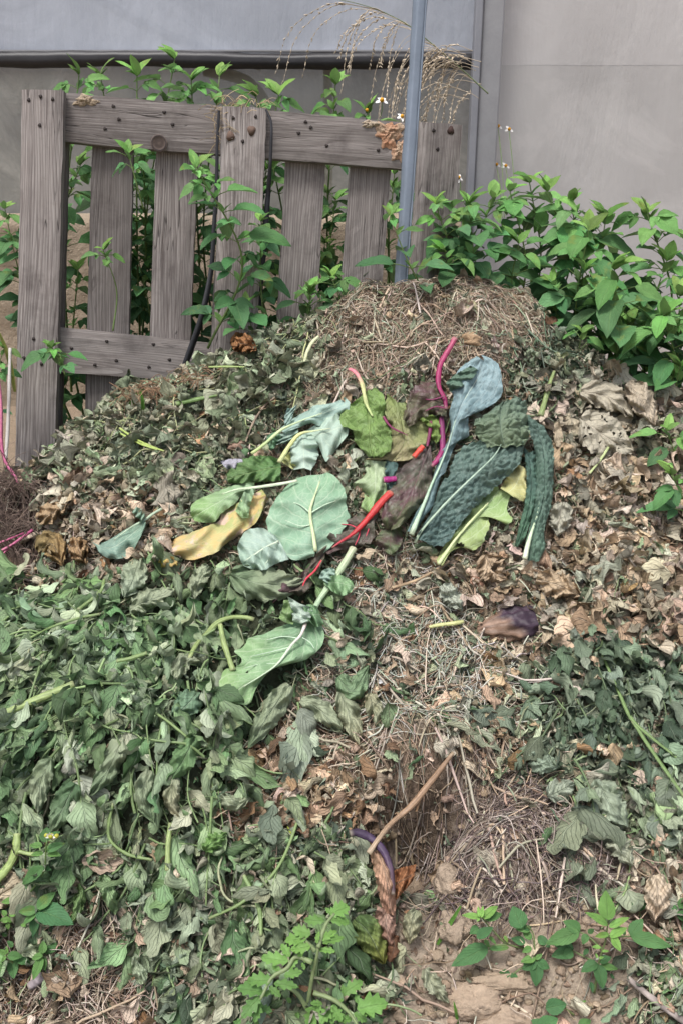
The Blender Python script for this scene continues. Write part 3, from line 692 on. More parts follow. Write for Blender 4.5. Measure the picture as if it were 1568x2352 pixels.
single('chard_leaf', 'dark green leaf end lying under the limp purple chard leaf', 'chard leaf', [c6], M_CHARD, 'chard leaves on the heap')
p1 = sheet([(834,1056),(838,1090),(807,1116),(835,1135),(829,1165),(842,1178)], [(860,1058),(862,1110),(858,1150),(852,1178)], [(886,1060),(886,1127),(872,1150),(858,1174)], 44, 26, .03, .015, wav=.009, edge=.1, edgef=4, seed=17, tint=(.34,.42,.26), tint2=(.22,.34,.12), pleat=.008, pleatn=1.5)
single('cabbage_leaf', 'pale green and yellow lobed leaf half hidden behind the purple chard leaf', 'cabbage leaf', [p1], M_BRASS, 'cabbage leaves on the heap')
p1b = sheet([(884,1062),(884,1100),(889,1130)], [(896,1062),(897,1100),(896,1130)], [(914,1064),(910,1095),(905,1128)], 24, 12, .035, .008, blister=.005, seed=18, tint=(.07,.13,.12))
single('kale_leaf', 'small scrap of dark kale behind the square-cut magenta stalk', 'kale leaf', [p1b], M_KALE, 'kale leaves on the heap')
# pale brassica leaves on the left
b1 = sheet([(722,1277),(690,1287),(665,1282),(645,1252),(627,1235),(615,1209),(617,1174),(640,1139),(672,1104),(705,1092)], [(724,1264),(717,1215),(714,1180),(718,1150),(728,1120),(737,1090)], [(733,1279),(765,1250),(800,1195),(795,1155),(790,1121),(769,1094),(752,1085)],
           70, 50, .05, .018, wav=.005, edge=.035, edgef=4, seed=20, tint=(.24,.38,.27), tint2=(.21,.35,.22), pleat=.0025, pleatn=5)
leaf_thing('cabbage_leaf', 'large round pale green cabbage leaf with a branching white midrib, biggest of the fresh leaves', 'cabbage leaf', [('blade',[b1],M_BRASS),
  ('midrib',[stem([(725,1266,4),(721,1235,4),(714,1196,3.6),(713,1169,3),(722,1141,2),(735,1105,1)], (.48,.56,.32), .075), stem([(714,1180,2),(690,1160,1.5),(660,1150,.8)], (.4,.52,.38), .072), stem([(716,1205,2),(690,1208,1.5),(655,1195,.8)], (.4,.52,.38), .07),
             stem([(714,1178,2),(745,1160,1.4),(772,1150,.8)], (.4,.52,.38), .073)],M_STEM)], 'cabbage leaves on the heap')
b2 = sheet([(632,1230),(600,1212),(564,1221),(547,1251),(549,1277)], [(644,1245),(612,1255),(580,1275),(556,1294)], [(664,1285),(640,1292),(609,1308),(580,1307),(560,1300)], 44, 36, .045, .012, edge=.03, edgef=3, seed=21, tint=(.32,.42,.36), tint2=(.30,.41,.33))
leaf_thing('cabbage_leaf', 'pale whitish-green rounded cabbage leaf just below left of the largest round leaf', 'cabbage leaf', [('blade',[b2],M_BRASS),
  ('midrib',[stem([(640,1243,2.5),(612,1256,2),(585,1274,1.5),(566,1286,1)], (.46,.55,.42), .06), stem([(618,1253,1.4),(618,1280,1.1),(610,1296,.7)], (.46,.55,.42), .058)],M_STEM)], 'cabbage leaves on the heap')
b3 = sheet([(585,1108),(545,1112),(500,1128),(474,1139),(442,1157),(438,1182)], [(585,1120),(540,1132),(500,1155),(465,1175),(443,1190)], [(588,1130),(554,1140),(540,1158),(512,1176),(497,1196),(474,1201),(448,1197)], 50, 26, .042, .014, wav=.006, edge=.06, edgef=4, seed=22, tint=(.26,.38,.22), tint2=(.20,.33,.11))
b3l = sheet([(565,1122),(551,1150),(541,1174)], [(575,1122),(565,1150),(556,1190)], [(587,1124),(577,1155),(571,1190)], 26, 14, .06, .008, edge=.05, seed=23, tint=(.26,.38,.24), tint2=(.22,.34,.15))
leaf_thing('cabbage_leaf', 'green leaf with a pale stalk and a hanging lobe, resting on the yellow leaf', 'cabbage leaf', [('blade',[b3],M_BRASS),('lobe',[b3l],M_BRASS),
  ('stalk',[stem([(683,1104,3.5),(640,1112,4),(584,1120,4),(545,1124,2.5),(510,1135,1.2)], [(0,(.55,.62,.46)),(1,(.42,.52,.34))], .07)],M_STEM)], 'cabbage leaves on the heap')
b4 = sheet([(396,1249),(407,1234),(454,1217),(502,1197),(512,1177),(552,1152),(602,1124)], [(396,1259),(450,1250),(510,1225),(560,1190),(610,1136)], [(400,1274),(437,1286),(492,1271),(522,1248),(562,1221),(591,1196),(616,1145)], 60, 26, .034, .016, wav=.006, edge=.05, edgef=5, seed=24, tint=(.50,.42,.22), tint2=(.33,.38,.14))
leaf_thing('cabbage_leaf', 'yellowed leaf with orange and pinkish patches lying left of the round pale leaf', 'cabbage leaf', [('blade',[b4],M_YELLOW)], 'cabbage leaves on the heap')
b4b = sheet([(364,1290),(375,1278),(402,1278)], [(366,1296),(385,1288),(408,1290)], [(372,1304),(390,1302),(408,1298)], 20, 12, .03, .006, seed=25, tint=(.45,.38,.05), edge=.1)
single('cabbage_leaf', 'tiny yellow-brown leaf end below the tip of the yellowed leaf', 'cabbage leaf', [b4b], M_YELLOW, 'cabbage leaves on the heap')
b5 = sheet([(643,985),(670,963),(704,944),(724,931),(762,926),(792,912)], [(645,990),(690,967),(740,950),(804,924)], [(655,994),(692,980),(717,972),(734,979),(767,961),(802,940)], 50, 24, .05, .015, edge=.05, edgef=5, seed=26, tint=(.27,.39,.34), tint2=(.28,.40,.35))
b5a = sheet([(654,982),(653,960),(660,937)], [(662,976),(663,955),(670,938)], [(672,966),(674,950),(684,928)], 22, 12, .055, .008, edge=.04, seed=27, tint=(.28,.40,.36))
b5c = sheet([(642,998),(639,1010),(634,1022)], [(662,988),(660,1005),(645,1020)], [(682,976),(684,996),(657,1019)], 22, 16, .048, .008, edge=.05, seed=28, tint=(.27,.38,.32))
b5d = sheet([(640,988),(616,1000),(612,1015)], [(642,996),(628,1008),(617,1024)], [(647,1004),(637,1022),(622,1036)], 22, 14, .05, .01, edge=.04, seed=29, tint=(.10,.22,.12))
leaf_thing('cabbage_leaf', 'long pale blue-green lobed leaf, uppermost of the fresh leaves on the left', 'cabbage leaf', [('blade',[b5],M_BRASS),('lobe',[b5a],M_BRASS),('lobe',[b5c],M_BRASS),('lobe',[b5d],M_BRASS),
  ('stalk',[stem([(578,1042,4),(610,1018,4),(645,988,3.6),(690,967,2.4),(740,949,1.4)], [(0,(.38,.48,.18)),(1,(.42,.52,.36))], .073)],M_STEM)], 'cabbage leaves on the heap')
b6 = sheet([(690,994),(724,977),(742,964),(784,947),(805,956)], [(690,1000),(730,998),(770,985),(803,972)], [(692,1010),(728,1022),(740,1044),(752,1059),(772,1032),(798,1000)], 44, 26, .042, .014, edge=.06, edgef=4, seed=30, tint=(.33,.44,.36), tint2=(.35,.46,.38))
b6b = sheet([(688,996),(668,1026),(667,1046),(671,1080)], [(696,998),(697,1030),(698,1055),(698,1075)], [(717,998),(730,1024),(729,1054),(714,1081)], 34, 24, .045, .016, wav=.006, edge=.07, edgef=4, seed=31, tint=(.34,.46,.38), tint2=(.37,.47,.40))
leaf_thing('cabbage_leaf', 'whitish pale green leaf of two drooping lobes with a yellow-green stalk', 'cabbage leaf', [('blade',[b6],M_BRASS),('lobe',[b6b],M_BRASS),
  ('stalk',[stem([(641,1062,4.5),(652,1044,5),(666,1022,5),(688,997,4),(720,990,2.4),(760,984,1.2)], [(0,(.42,.46,.22)),(.5,(.52,.54,.22)),(1,(.46,.55,.40))], .072)],M_STEM)], 'cabbage leaves on the heap')
b6y = sheet([(645,1060),(655,1046),(668,1036)], [(655,1066),(665,1060),(676,1046)], [(672,1078),(680,1072),(680,1050)], 18, 12, .036, .006, seed=32, tint=(.44,.46,.20))
single('cabbage_leaf', 'small pale yellow leaf scrap under the two-lobed whitish leaf', 'cabbage leaf', [b6y], M_BRASS, 'cabbage leaves on the heap')
b7 = sheet([(643,1058),(617,1049),(582,1049),(547,1064),(522,1086)], [(646,1072),(600,1080),(560,1090),(522,1100)], [(644,1106),(612,1108),(567,1110),(527,1113)], 70, 40, .04, .016, wav=.008, edge=.08, edgef=6, seed=33, tint=(.10,.21,.07), tint2=(.11,.19,.07), pleat=.006, pleatn=5, blister=.004, bf=60)
single('cabbage_leaf', 'crumpled mid-green leaf with deep wrinkles below the two-lobed whitish leaf', 'cabbage leaf', [b7], M_CHARDG, 'cabbage leaves on the heap')
b7b = sheet([(507,1060),(530,1054),(560,1054)], [(512,1068),(535,1066),(563,1060)], [(524,1078),(540,1076),(566,1064)], 22, 14, .04, .01, wav=.006, edge=.15, seed=34, tint=(.38,.37,.42))
single('dry_leaf', 'small lilac-grey dried leaf at the left end of the wrinkled green leaf', 'dry leaf', [b7b], M_DRY)
b8 = sheet([(690,1424),(641,1440),(608,1455),(572,1467),(558,1485),(540,1497),(556,1515),(540,1533),(516,1539),(503,1565),(508,1592)], [(703,1430),(690,1460),(671,1479),(638,1524),(602,1551),(560,1575),(526,1602)],
           [(737,1428),(745,1461),(733,1491),(704,1514),(662,1526),(626,1538),(602,1562),(586,1586),(577,1613),(563,1619),(534,1616)], 80, 44, .045, .018, (0,.01), .006, edge=.03, edgef=5, holes=((.62,.45,.012,.05),(.7,-.5,.014,.05),(.35,.6,.01,.04)), seed=35, tint=(.20,.33,.20), tint2=(.23,.36,.15), pleat=.0025, pleatn=5)
b8a = sheet([(690,1400),(708,1388),(728,1392)], [(696,1418),(715,1412),(735,1412)], [(712,1428),(725,1440),(745,1434)], 26, 16, .062, .012, edge=.05, seed=36, tint=(.13,.25,.12))
b8b = sheet([(660,1369),(669,1398),(672,1427)], [(688,1386),(692,1405),(690,1432)], [(719,1396),(716,1410),(712,1429)], 26, 16, .07, .01, edge=.06, seed=37, tint=(.36,.44,.37))
b8c = sheet([(652,1378),(648,1400),(640,1420)], [(664,1378),(662,1402),(655,1430)], [(672,1382),(674,1405),(674,1435)], 22, 12, .055, .01, edge=.1, seed=38, tint=(.17,.27,.10))
leaf_thing('cabbage_leaf', 'long green cabbage leaf with white veins on the wilted pile, lowest of the fresh leaves', 'cabbage leaf', [('blade',[b8],M_BRASS),('curled_lobe',[b8a],M_BRASS),('curled_lobe',[b8b],M_BRASS),('curled_lobe',[b8c],M_BRASS),
  ('midrib',[stem([(702,1432,4),(690,1460,3.4),(671,1480,3),(638,1524,2.2),(602,1551,1.6),(560,1577,1)], [(0,(.62,.52,.50)),(.4,(.5,.58,.45)),(1,(.4,.52,.34))], .072),
             stem([(684,1466,1.6),(650,1462,1.3),(612,1470,.8)], (.42,.54,.4), .07), stem([(664,1487,1.6),(620,1498,1.2),(575,1508,.7)], (.42,.54,.4), .068), stem([(638,1524,1.5),(600,1525,1.2),(560,1535,.7)], (.42,.54,.38), .067), stem([(690,1462,1.6),(712,1475,1.2),(722,1490,.8)], (.42,.54,.4), .066)],M_STEM)], 'cabbage leaves on the heap')
sA = sheet([(748,1326),(780,1320),(810,1335)], [(744,1340),(775,1338),(813,1347)], [(755,1354),(785,1368),(807,1360)], 24, 16, .062, .008, seed=39, tint=(.20,.34,.17), edge=.02)
sB = sheet([(732,1328),(741,1310),(762,1303)], [(742,1333),(755,1316),(768,1307)], [(753,1340),(766,1326),(771,1312)], 20, 12, .058, .008, seed=40, tint=(.28,.40,.33), edge=.02)
leaf_thing('cabbage_stalk', 'thick pale green cabbage stalk with two small round leaves above the lowest fresh leaf', 'stalk', [('stalk',[stem([(812,1258,8),(796,1286,8),(776,1317,7.5),(760,1338,7),(746,1359,6.5),(733,1378,6),(720,1402,5)], [(0,(.42,.46,.30)),(.4,(.36,.45,.28)),(1,(.34,.46,.30))], .05, 10, 36)],M_STEM),
   ('small_leaf',[sA],M_BRASS),('small_leaf',[sB],M_BRASS)])
b9 = sheet([(211,1240),(240,1245),(287,1217),(331,1191)], [(214,1247),(255,1258),(300,1230),(334,1197)], [(221,1253),(231,1271),(257,1284),(296,1275),(322,1236),(337,1203)], 50, 24, .035, .01, (0,.01), edge=.03, edgef=4, seed=41, tint=(.19,.29,.24), tint2=(.17,.27,.20))
b9b = sheet([(301,1172),(311,1186),(328,1197)], [(308,1170),(320,1180),(332,1196)], [(314,1164),(328,1172),(337,1192)], 20, 10, .05, .01, seed=42, tint=(.24,.36,.27), edge=.03)
leaf_thing('cabbage_leaf', 'blue-grey cabbage leaf alone at the left edge of the wilted green pile', 'cabbage leaf', [('blade',[b9],M_BRASS),('curled_lobe',[b9b],M_BRASS),
   ('midrib',[stem([(372,1168,3.5),(352,1180,3.5),(333,1194,3),(300,1212,2.2),(262,1240,1.2)], (.33,.42,.30), .055)],M_STEM)], 'cabbage leaves on the heap')
# limp leaves with shapes of their own
def limp(label, M_, w, seed, tint, tint2=None, lift=.03, dome=.02, mat=None, fold=.004, wl=1.0, wr=1.0, name='wilted_leaf', cat='wilted leaf', edge=.11, group='large wilted leaves on the heap', edgef=5, holes=()):
    C = resample(np.array(M_, float), 12); T = nrm(np.gradient(C, axis=0)); Nn = np.stack([-T[:,1], T[:,0]],1)
    u = np.linspace(0,1,12); ww = w*np.sin(np.pi*np.clip(u*.93+.05,0,1)**.8)**.75
    g = sheet(C+Nn*(ww*wl)[:,None], C, C-Nn*(ww*wr)[:,None], 64 if holes else 40, 40 if holes else 20, lift, dome, holes=holes, wav=.007, edge=edge, edgef=edgef, seed=seed, tint=tint, tint2=tint2, pleat=fold*1.6, pleatn=3, blister=.006, bf=100)
    return single(name, label, cat, [g], mat or M_WILT, group)
WG, WP, WD, WT = (.15,.21,.12), (.29,.33,.22), (.08,.14,.07), (.33,.31,.20)
limp('pale grey-green wilted leaf pointing right below the lowest cabbage leaf', [(690,1608),(735,1632),(786,1684)], 24, 50, WP, None)
limp('long pale wilted leaf with a toothed edge hanging in the middle of the heap', [(782,1590),(806,1655),(824,1712)], 26, 51, WP, WT)
limp('soft green wilted leaf above the long pale hanging leaf', [(776,1556),(810,1588),(846,1532)], 24, 52, (.17,.25,.14), None)
limp('pale curled wilted leaf, rightmost of the three hanging in the middle of the heap', [(846,1594),(858,1630),(876,1680)], 20, 53, WT, WP)
limp('long folded grey-green leaf lying along the right side of the wilted pile', [(665,1575),(620,1640),(570,1720)], 28, 54, WP, WG)
limp('wide wrinkled pale green leaf just under the purple chard tip', [(530,1320),(590,1340),(655,1345),(700,1335)], 42, 55, WG, WP, dome=.03, fold=.008)
limp('grey-green leaf draped over the pile left of the wide wrinkled leaf', [(480,1300),(455,1340),(448,1380)], 20, 56, WP)
limp('pale upturned wilted leaf at the top of the pile beside the yellow-brown leaf end', [(320,1290),(305,1340),(285,1375)], 30, 57, WP, (.3,.36,.26))
limp('pale leaf with scalloped edge in the upper middle of the wilted pile', [(300,1400),(345,1380),(400,1362)], 26, 58, WP, None)
limp('pale leaf curled into a hood in the middle of the wilted pile', [(400,1560),(425,1520),(462,1522)], 20, 59, WP, None)
limp('pale green pointed leaf drooping at the centre of the wilted pile', [(455,1590),(430,1620),(395,1652)], 30, 60, (.15,.24,.15), None)
limp('long pale curled leaf hanging at the lower middle of the wilted pile', [(285,1690),(255,1760),(210,1830)], 26, 61, WP, WG)
limp('dark green rolled leaf hanging at the lower left of the wilted pile', [(120,1740),(95,1800),(90,1870)], 24, 62, WG, WP)
limp('dark green broad leaf hanging beside the rolled leaf at lower left', [(175,1800),(150,1850),(120,1910)], 30, 63, WD, WG)
limp('pair-tipped pale leaf hanging low in the right part of the wilted pile', [(345,1770),(330,1830),(355,1890)], 24, 64, WP, WG)
limp('pale folded leaf with a brown tip near the lower edge of the wilted pile', [(400,1780),(395,1840),(412,1880)], 20, 65, WP, WT)
limp('soft green leaf lying across the lower right of the wilted pile', [(450,1690),(420,1750),(385,1800)], 28, 66, (.13,.22,.10), None)
limp('pale narrow leaf curling to the right at the right edge of the pile', [(505,1830),(540,1850),(575,1835)], 16, 67, WP, None)
limp('small light green oak-shaped leaf at the foot of the wilted pile', [(470,1955),(490,1935),(522,1915)], 20, 68, (.16,.28,.09), None, edge=.3)
limp('yellow-green lobed leaf hanging over the straw at lower left', [(237,2010),(255,2060),(268,2100)], 18, 69, (.22,.32,.16), None, edge=.2)
limp('long thin green leaf on the straw left of the yellow-green lobed leaf', [(190,2030),(180,2090),(155,2130)], 13, 70, (.16,.25,.10), None, edge=.25)
limp('pale heart-shaped leaf with its stalk down, low at the left', [(330,2260),(322,2225),(310,2190)], 17, 71, (.30,.36,.24), None)
limp('big flat dry tan leaf with a small hole at the left edge, low down', [(-20,2070),(40,2040),(95,2062)], 40, 72, (.40,.34,.24), None, holes=((.55,.25,.03,.07),), lift=.02, dome=.01, mat=M_DRY, name='dry_leaf', cat='dry leaf')
limp('pale toothed leaf on the soil just above the bottom edge', [(975,2225),(992,2260),(1028,2305)], 20, 73, (.34,.36,.25), None, lift=.02, dome=.008, edge=.22)
limp('pale folded leaf hanging below the purple withered eggplant', [(955,2090),(945,2120),(938,2170)], 22, 74, (.30,.33,.22), WT)
limp('grey-white leaf lying flat on the dry tan leaves right of the narrow kale', [(1290,1155),(1285,1185),(1275,1235)], 27, 75, (.36,.35,.28), None, mat=M_DRY, edge=.2)
limp('grey leaf with pointed lobes on the dry leaves at the right', [(1255,1830),(1282,1820),(1318,1800)], 30, 76, (.30,.34,.26), None, edge=.1)
limp('pale crinkled leaf edge hanging over the roots at the right', [(1210,1740),(1240,1755),(1285,1765)], 24, 77, (.24,.30,.22), None)
limp('pale green jagged leaf hanging in the lower right of the heap', [(1400,1900),(1420,1945),(1450,1990)], 26, 78, (.36,.38,.28), None, edge=.3)
limp('broad pale leaf with lobes at the right, below the dark wilted clump', [(1370,1790),(1400,1850),(1440,1900)], 34, 79, (.28,.33,.24), None, edge=.22)
limp('whitish crumpled dry leaf above the seedlings at the lower right', [(1505,2010),(1508,2060),(1500,2120)], 32, 80, (.55,.46,.34), (.5,.40,.30), lift=.04, dome=.03, mat=M_DRY, name='dry_leaf', cat='dry leaf', edge=.12, fold=.008)
limp('large curled dry tan leaf on the right, below the blue-grey kale', [(1330,900),(1400,915),(1450,960)], 32, 81, (.37,.335,.26), None, lift=.03, dome=.03, mat=M_DRY, name='dry_leaf', cat='dry leaf', fold=.008)
limp('grey-tan dry leaf full of tiny holes on the right of the heap', [(1330,960),(1390,1005),(1450,1040)], 48, 82, (.38,.35,.275), None, holes=tuple((random.uniform(.15,.85),random.uniform(-.7,.7),random.uniform(.012,.028),random.uniform(.03,.07)) for _ in range(26)), lift=.03, dome=.015, mat=M_DRY, name='dry_leaf', cat='dry leaf')
limp('upright curled dry leaf at the far right of the heap', [(1440,880),(1470,920),(1500,980)], 30, 83, (.40,.34,.26), None, lift=.04, dome=.03, mat=M_DRY, name='dry_leaf', cat='dry leaf', fold=.008)
limp('dry pale brown leaf with a ragged hole below the yellow-green cabbage leaf', [(1115,1275),(1130,1310),(1160,1330)], 34, 84, (.42,.32,.22), None, holes=((.5,.2,.11,.26),), mat=M_DRY, name='dry_leaf', cat='dry leaf', fold=.008, edge=.25)
limp('pale crumpled green-grey leaf above the gray straw in the middle', [(1015,1345),(1040,1380),(1060,1405)], 22, 85, (.34,.37,.30), None, mat=M_DRY, edge=.25)
limp('light brown dry leaf at the top of the right-hand tan leaves', [(1230,1330),(1280,1345),(1330,1370)], 32, 86, (.44,.34,.23), None, mat=M_DRY, name='dry_leaf', cat='dry leaf', fold=.01, edge=.25)
limp('rusty dry leaf against the foot of the middle pallet board', [(535,800),(560,790),(590,805)], 22, 87, (.26,.13,.06), None, lift=.04, mat=M_DRY, name='dry_leaf', cat='dry leaf', fold=.01)
limp('yellow-spotted wrinkled green leaf beside the tomato seedling', [(815,2110),(850,2150),(880,2215)], 36, 88, (.10,.16,.06), (.22,.22,.05), dome=.03, fold=.008)
limp('tan dry leaf strip standing left of the roots by the leaning pink stalks', [(90,1200),(120,1180),(160,1160)], 22, 89, (.36,.26,.16), None, mat=M_DRY, name='dry_leaf', cat='dry leaf', fold=.008)
limp('rusty brown dry leaf at the left between roots and wilted pile', [(90,1270),(120,1250),(145,1300)], 30, 90, (.22,.17,.08), (.3,.2,.1), mat=M_DRY, name='dry_leaf', cat='dry leaf', fold=.008)
limp('curled brown dry leaf left of the blue-grey cabbage leaf', [(175,1235),(185,1270),(200,1300)], 24, 91, (.34,.23,.13), None, mat=M_DRY, name='dry_leaf', cat='dry leaf', fold=.01)

# stalks lying on the wilted pile
GS1, GS2 = (.24,.31,.12), (.16,.23,.085)
for path, col, lab in [
 ([(-20,1655,8),(40,1625,9),(100,1600,9),(170,1570,8)], GS1, 'thick bright green stalk running out at the left edge of the wilted pile'),
 ([(506,1434,5),(516,1480,6),(536,1540,6)], GS1, 'short upright green stalk left of the lowest cabbage leaf'),
 ([(435,1512,4),(452,1480,5),(478,1452,5),(500,1430,5.5),(530,1418,5.5),(565,1418,5.5),(584,1423,5)], GS1, 'green stalk bent like a hook above the short upright stalk'),
 ([(268,1518,4.5),(300,1512,5),(338,1500,5)], GS2, 'short green stalk with a cut end in the middle of the wilted pile'),
 ([(386,2000,6),(386,1950,5.5),(392,1890,5)], GS1, 'upright green stalk at the lower right of the wilted pile'),
 ([(-10,2025,9),(20,1990,9),(36,1955,9),(40,1915,8)], (.26,.34,.12), 'thick pale green stalk with a cut end at the lower left edge'),
 ([(40,1955,4),(75,1962,4.5),(115,1958,4)], GS1, 'thin green branch joined to the thick pale stalk at lower left'),
 ([(275,983,2.6),(312,1008,2.8),(350,1026,2.6),(378,1036,2.2)], (.30,.38,.10), 'upper of two thin yellow-green stalks on the grey-green litter'),
 ([(276,995,2.6),(320,1018,2.8),(362,1033,2.4)], (.30,.38,.10), 'lower of two thin yellow-green stalks on the grey-green litter'),
 ([(480,843,2.8),(520,842,3),(562,843,2.6)], (.26,.34,.12), 'straight light green stalk in front of the middle pallet board'),
 ([(404,928,6),(440,920,6),(500,907,4)], (.12,.20,.06), 'dark green stalk on the litter below the lower pallet rail'),
 ([(698,836,3.6),(706,808,4),(716,788,4),(732,772,3.6)], (.50,.52,.32), 'pale bent stalk at the left of the brown roots'),
 ([(1240,955,6),(1252,915,5.5),(1262,880,4.5),(1272,852,3)], (.20,.26,.10), 'flat green stalk standing in the old stems at right of the kale'),
 ([(1352,1088,2.6),(1378,1055,3),(1410,1005,3)], (.36,.42,.20), 'pale thin stalk on the grey-tan leaves at the right'),
 ([(984,1440,3.5),(1010,1435,4.5),(1040,1432,5),(1064,1427,4.5)], (.42,.43,.19), 'short yellow stalk left of the half-buried eggplant'),
 ([(1380,1500,3),(1420,1590,4),(1448,1650,4.5),(1490,1690,4),(1560,1745,3.5),(1600,1775,3)], (.13,.20,.07), 'long green stem through the dark wilted clump on the right'),
 ([(1450,1655,4),(1500,1730,4.5),(1570,1830,4)], (.13,.20,.07), 'second green stem branching down from the long one on the right'),
 ([(945,1625,3.5),(975,1640,4),(1005,1660,3.5)], (.13,.22,.07), 'short dark green stem with a tuft in the centre of the heap'),
 ([(440,1700,3),(360,1640,3),(330,1655,3)], GS2, 'thin curved green stem over the middle of the wilted pile'),
 ([(480,2110,3),(560,2070,3.5),(640,1990,3.5),(690,1870,3)], GS2, 'long thin green stem at the right of the older wilted leaves'),
 ([(560,2010,4),(585,2060,4.5),(598,2100,4.5),(600,2150,4)], (.18,.26,.10), 'forked green tomato stem lying in the older wilted leaves'),
 ([(260,1845,3),(250,1920,3),(290,1960,3.5),(350,1975,3)], GS2, 'curving green stem under the hanging leaves of the pile'),
 ([(60,1470,3),(120,1440,3),(180,1420,3.5),(230,1410,3)], GS2, 'thin green stem along the upper left of the wilted pile'),
 ([(180,1400,4),(230,1360,4),(240,1330,3)], GS2, 'short arched green stem at the top left of the pile'),
]:
    single('green_stalk', lab, 'stalk', [stem(path, col, .045)], M_STEM, 'green stalks on the heap')
single('dry_stick', 'orange-tan dry stick leaning down to the withered eggplant', 'stick', [stem([(846,1960,5.5),(870,1925,5.5),(900,1889,5.5),(945,1850,6),(985,1800,7.5),(1005,1775,6),(1040,1728,4)], [(0,(.40,.30,.21)),(.5,(.29,.19,.12)),(1,(.24,.155,.10))], .07, 9, 40), stem([(985,1800,3.5),(965,1830,3.5),(955,1865,2.5)], (.36,.22,.12), .055)], M_STEM)
single('dry_stick', 'weathered grey stick lying at the lower right corner', 'stick', [stem([(1440,2245,6),(1500,2295,8),(1590,2360,8)], (.27,.23,.21), .035, 7, 30)], M_STRAW)
single('dry_stick', 'thin brown stick bent in two below the yellow-green cabbage leaf', 'stick', [stem([(900,1350,3.5),(950,1335,3.5),(1000,1310,3.5),(1030,1288,3)], (.34,.25,.16), .035, 7, 30)], M_STRAW)
single('dry_stick', 'grey-brown twig on the litter left of the uppermost pale leaf', 'stick', [stem([(565,1015,2),(580,975,2.5),(605,935,2.5),(632,912,2)], (.26,.2,.15), .04, 7, 30)], M_STRAW)
single('dry_stick', 'pair of grey-brown stalks running down through the roots at lower right', 'stick', [stem([(1180,1870,3),(1215,1930,3.5),(1250,1990,3.5),(1262,2035,3)], (.30,.24,.2), .04, 7, 30), stem([(1170,1880,2.5),(1200,1960,3),(1225,2040,2.5)], (.24,.19,.16), .035, 7, 30)], M_STRAW)
single('wood_chip', 'grey piece of wood at the lower left beside the seedlings', 'wood', [stem([(66,2268,10),(90,2250,13),(116,2232,11)], (.22,.19,.20), .02, 5, 10, .5)], M_STRAW)

# withered eggplants
def eggplant1():
    a = np.array(at(1098,1446,1.0)); 
    nu, nv = 60, 40; g = []
    P0 = onheap_smooth(np.array([1092.,1226.]), np.array([1450.,1424.]), .010); ax = P0[1]-P0[0]; Ln = np.linalg.norm(ax); ax /= Ln
    nn = normal(P0[:,0], P0[:,1]).mean(0); sd = nrm(np.cross(ax, nn)); nn = np.cross(sd, ax)
    u = np.linspace(0,1,nu); ph = np.linspace(0,2*np.pi,nv,endpoint=True); U,PH = np.meshgrid(u,ph,indexing='ij')
    rad = .038*np.sqrt(np.clip(1-np.abs(2*U-1.12)**2.4/1.26,0,1))*(.45+.62*U)+.0005
    rad = rad*(1+.10*np.sin(PH*9+U*6)+.08*np.sin(PH*5-U*9)+.06*np.sin(U*30+PH*2))
    P = P0[0]+ax*(U*Ln)[...,None]+sd*(rad*np.cos(PH))[...,None]+nn*(rad*.8*np.sin(PH))[...,None]
    k = np.clip((U-.55-.22*np.cos(PH+.6)+.05*np.sin(PH*7))/.15,0,1)[...,None]
    T = ((np.array([.21,.135,.095])*(1-k)+np.array([.04,.024,.038])*k)*(1+.3*np.sin(PH*11+U*5)[...,None])).reshape(-1,3)
    luv = np.stack([U,np.cos(PH),U*0],-1).reshape(-1,3)
    f = gridf(nu,nv)
    return P.reshape(-1,3), f, T, luv
M_EGG = tint_mat('eggplant_skin', .55, .4, 70, .6, .8, .003)
HERO_POLYS.append([(1075,1440),(1095,1405),(1140,1378),(1195,1375),(1230,1400),(1235,1440),(1215,1470),(1150,1475),(1090,1460)])
single('withered_eggplant', 'half-buried withered eggplant, brown with a dark purple rounded end, in the dry tan leaves', 'eggplant', [eggplant1()], M_EGG)
e2 = sheet([(848,1960),(860,2010),(868,2050),(878,2095)], [(868,1952),(884,2005),(893,2060),(896,2100)], [(888,1968),(904,2010),(908,2060),(908,2105)], 60, 30, .04, .035, wav=.006, edge=.08, seed=100, tint=(.42,.27,.18), tint2=(.34,.20,.14), pleat=.004, pleatn=4)
e2b = sheet([(866,2080),(860,2110),(868,2140),(888,2165)], [(886,2090),(886,2120),(890,2150),(895,2175)], [(908,2085),(908,2115),(906,2150),(900,2175)], 40, 20, .035, .02, wav=.006, edge=.1, seed=101, tint=(.36,.24,.19), tint2=(.26,.15,.11), pleat=.005, pleatn=3)
e2c = sheet([(903,2000),(930,1990),(955,1985)], [(908,2030),(930,2018),(952,2005)], [(906,2070),(930,2045),(948,2022)], 26, 22, .03, .022, wav=.007, edge=.12, seed=102, tint=(.34,.16,.08), pleat=.006, pleatn=2)
e2d = sheet([(885,2140),(890,2170),(885,2205)], [(900,2145),(905,2175),(893,2210)], [(915,2150),(918,2180),(900,2210)], 24, 14, .03, .012, edge=.1, seed=103, tint=(.17,.09,.055), wav=.005)
leaf_thing('withered_eggplant', 'long shrivelled eggplant with curved purple neck and papery brown skin, below the orange-tan stick', 'eggplant',
  [('skin',[e2],M_DRY),('lower_skin',[e2b],M_DRY),('curled_flap',[e2c],M_DRY),('tip',[e2d],M_DRY),
   ('neck',[stem([(803,1914,7),(818,1912,8.5),(838,1918,9),(858,1930,9),(880,1955,8.5),(893,1985,8),(900,2020,6),(902,2055,4)], [(0,(.035,.022,.045)),(.5,(.055,.032,.07)),(1,(.08,.045,.05))], .065, 12, 44)],M_EGG)])

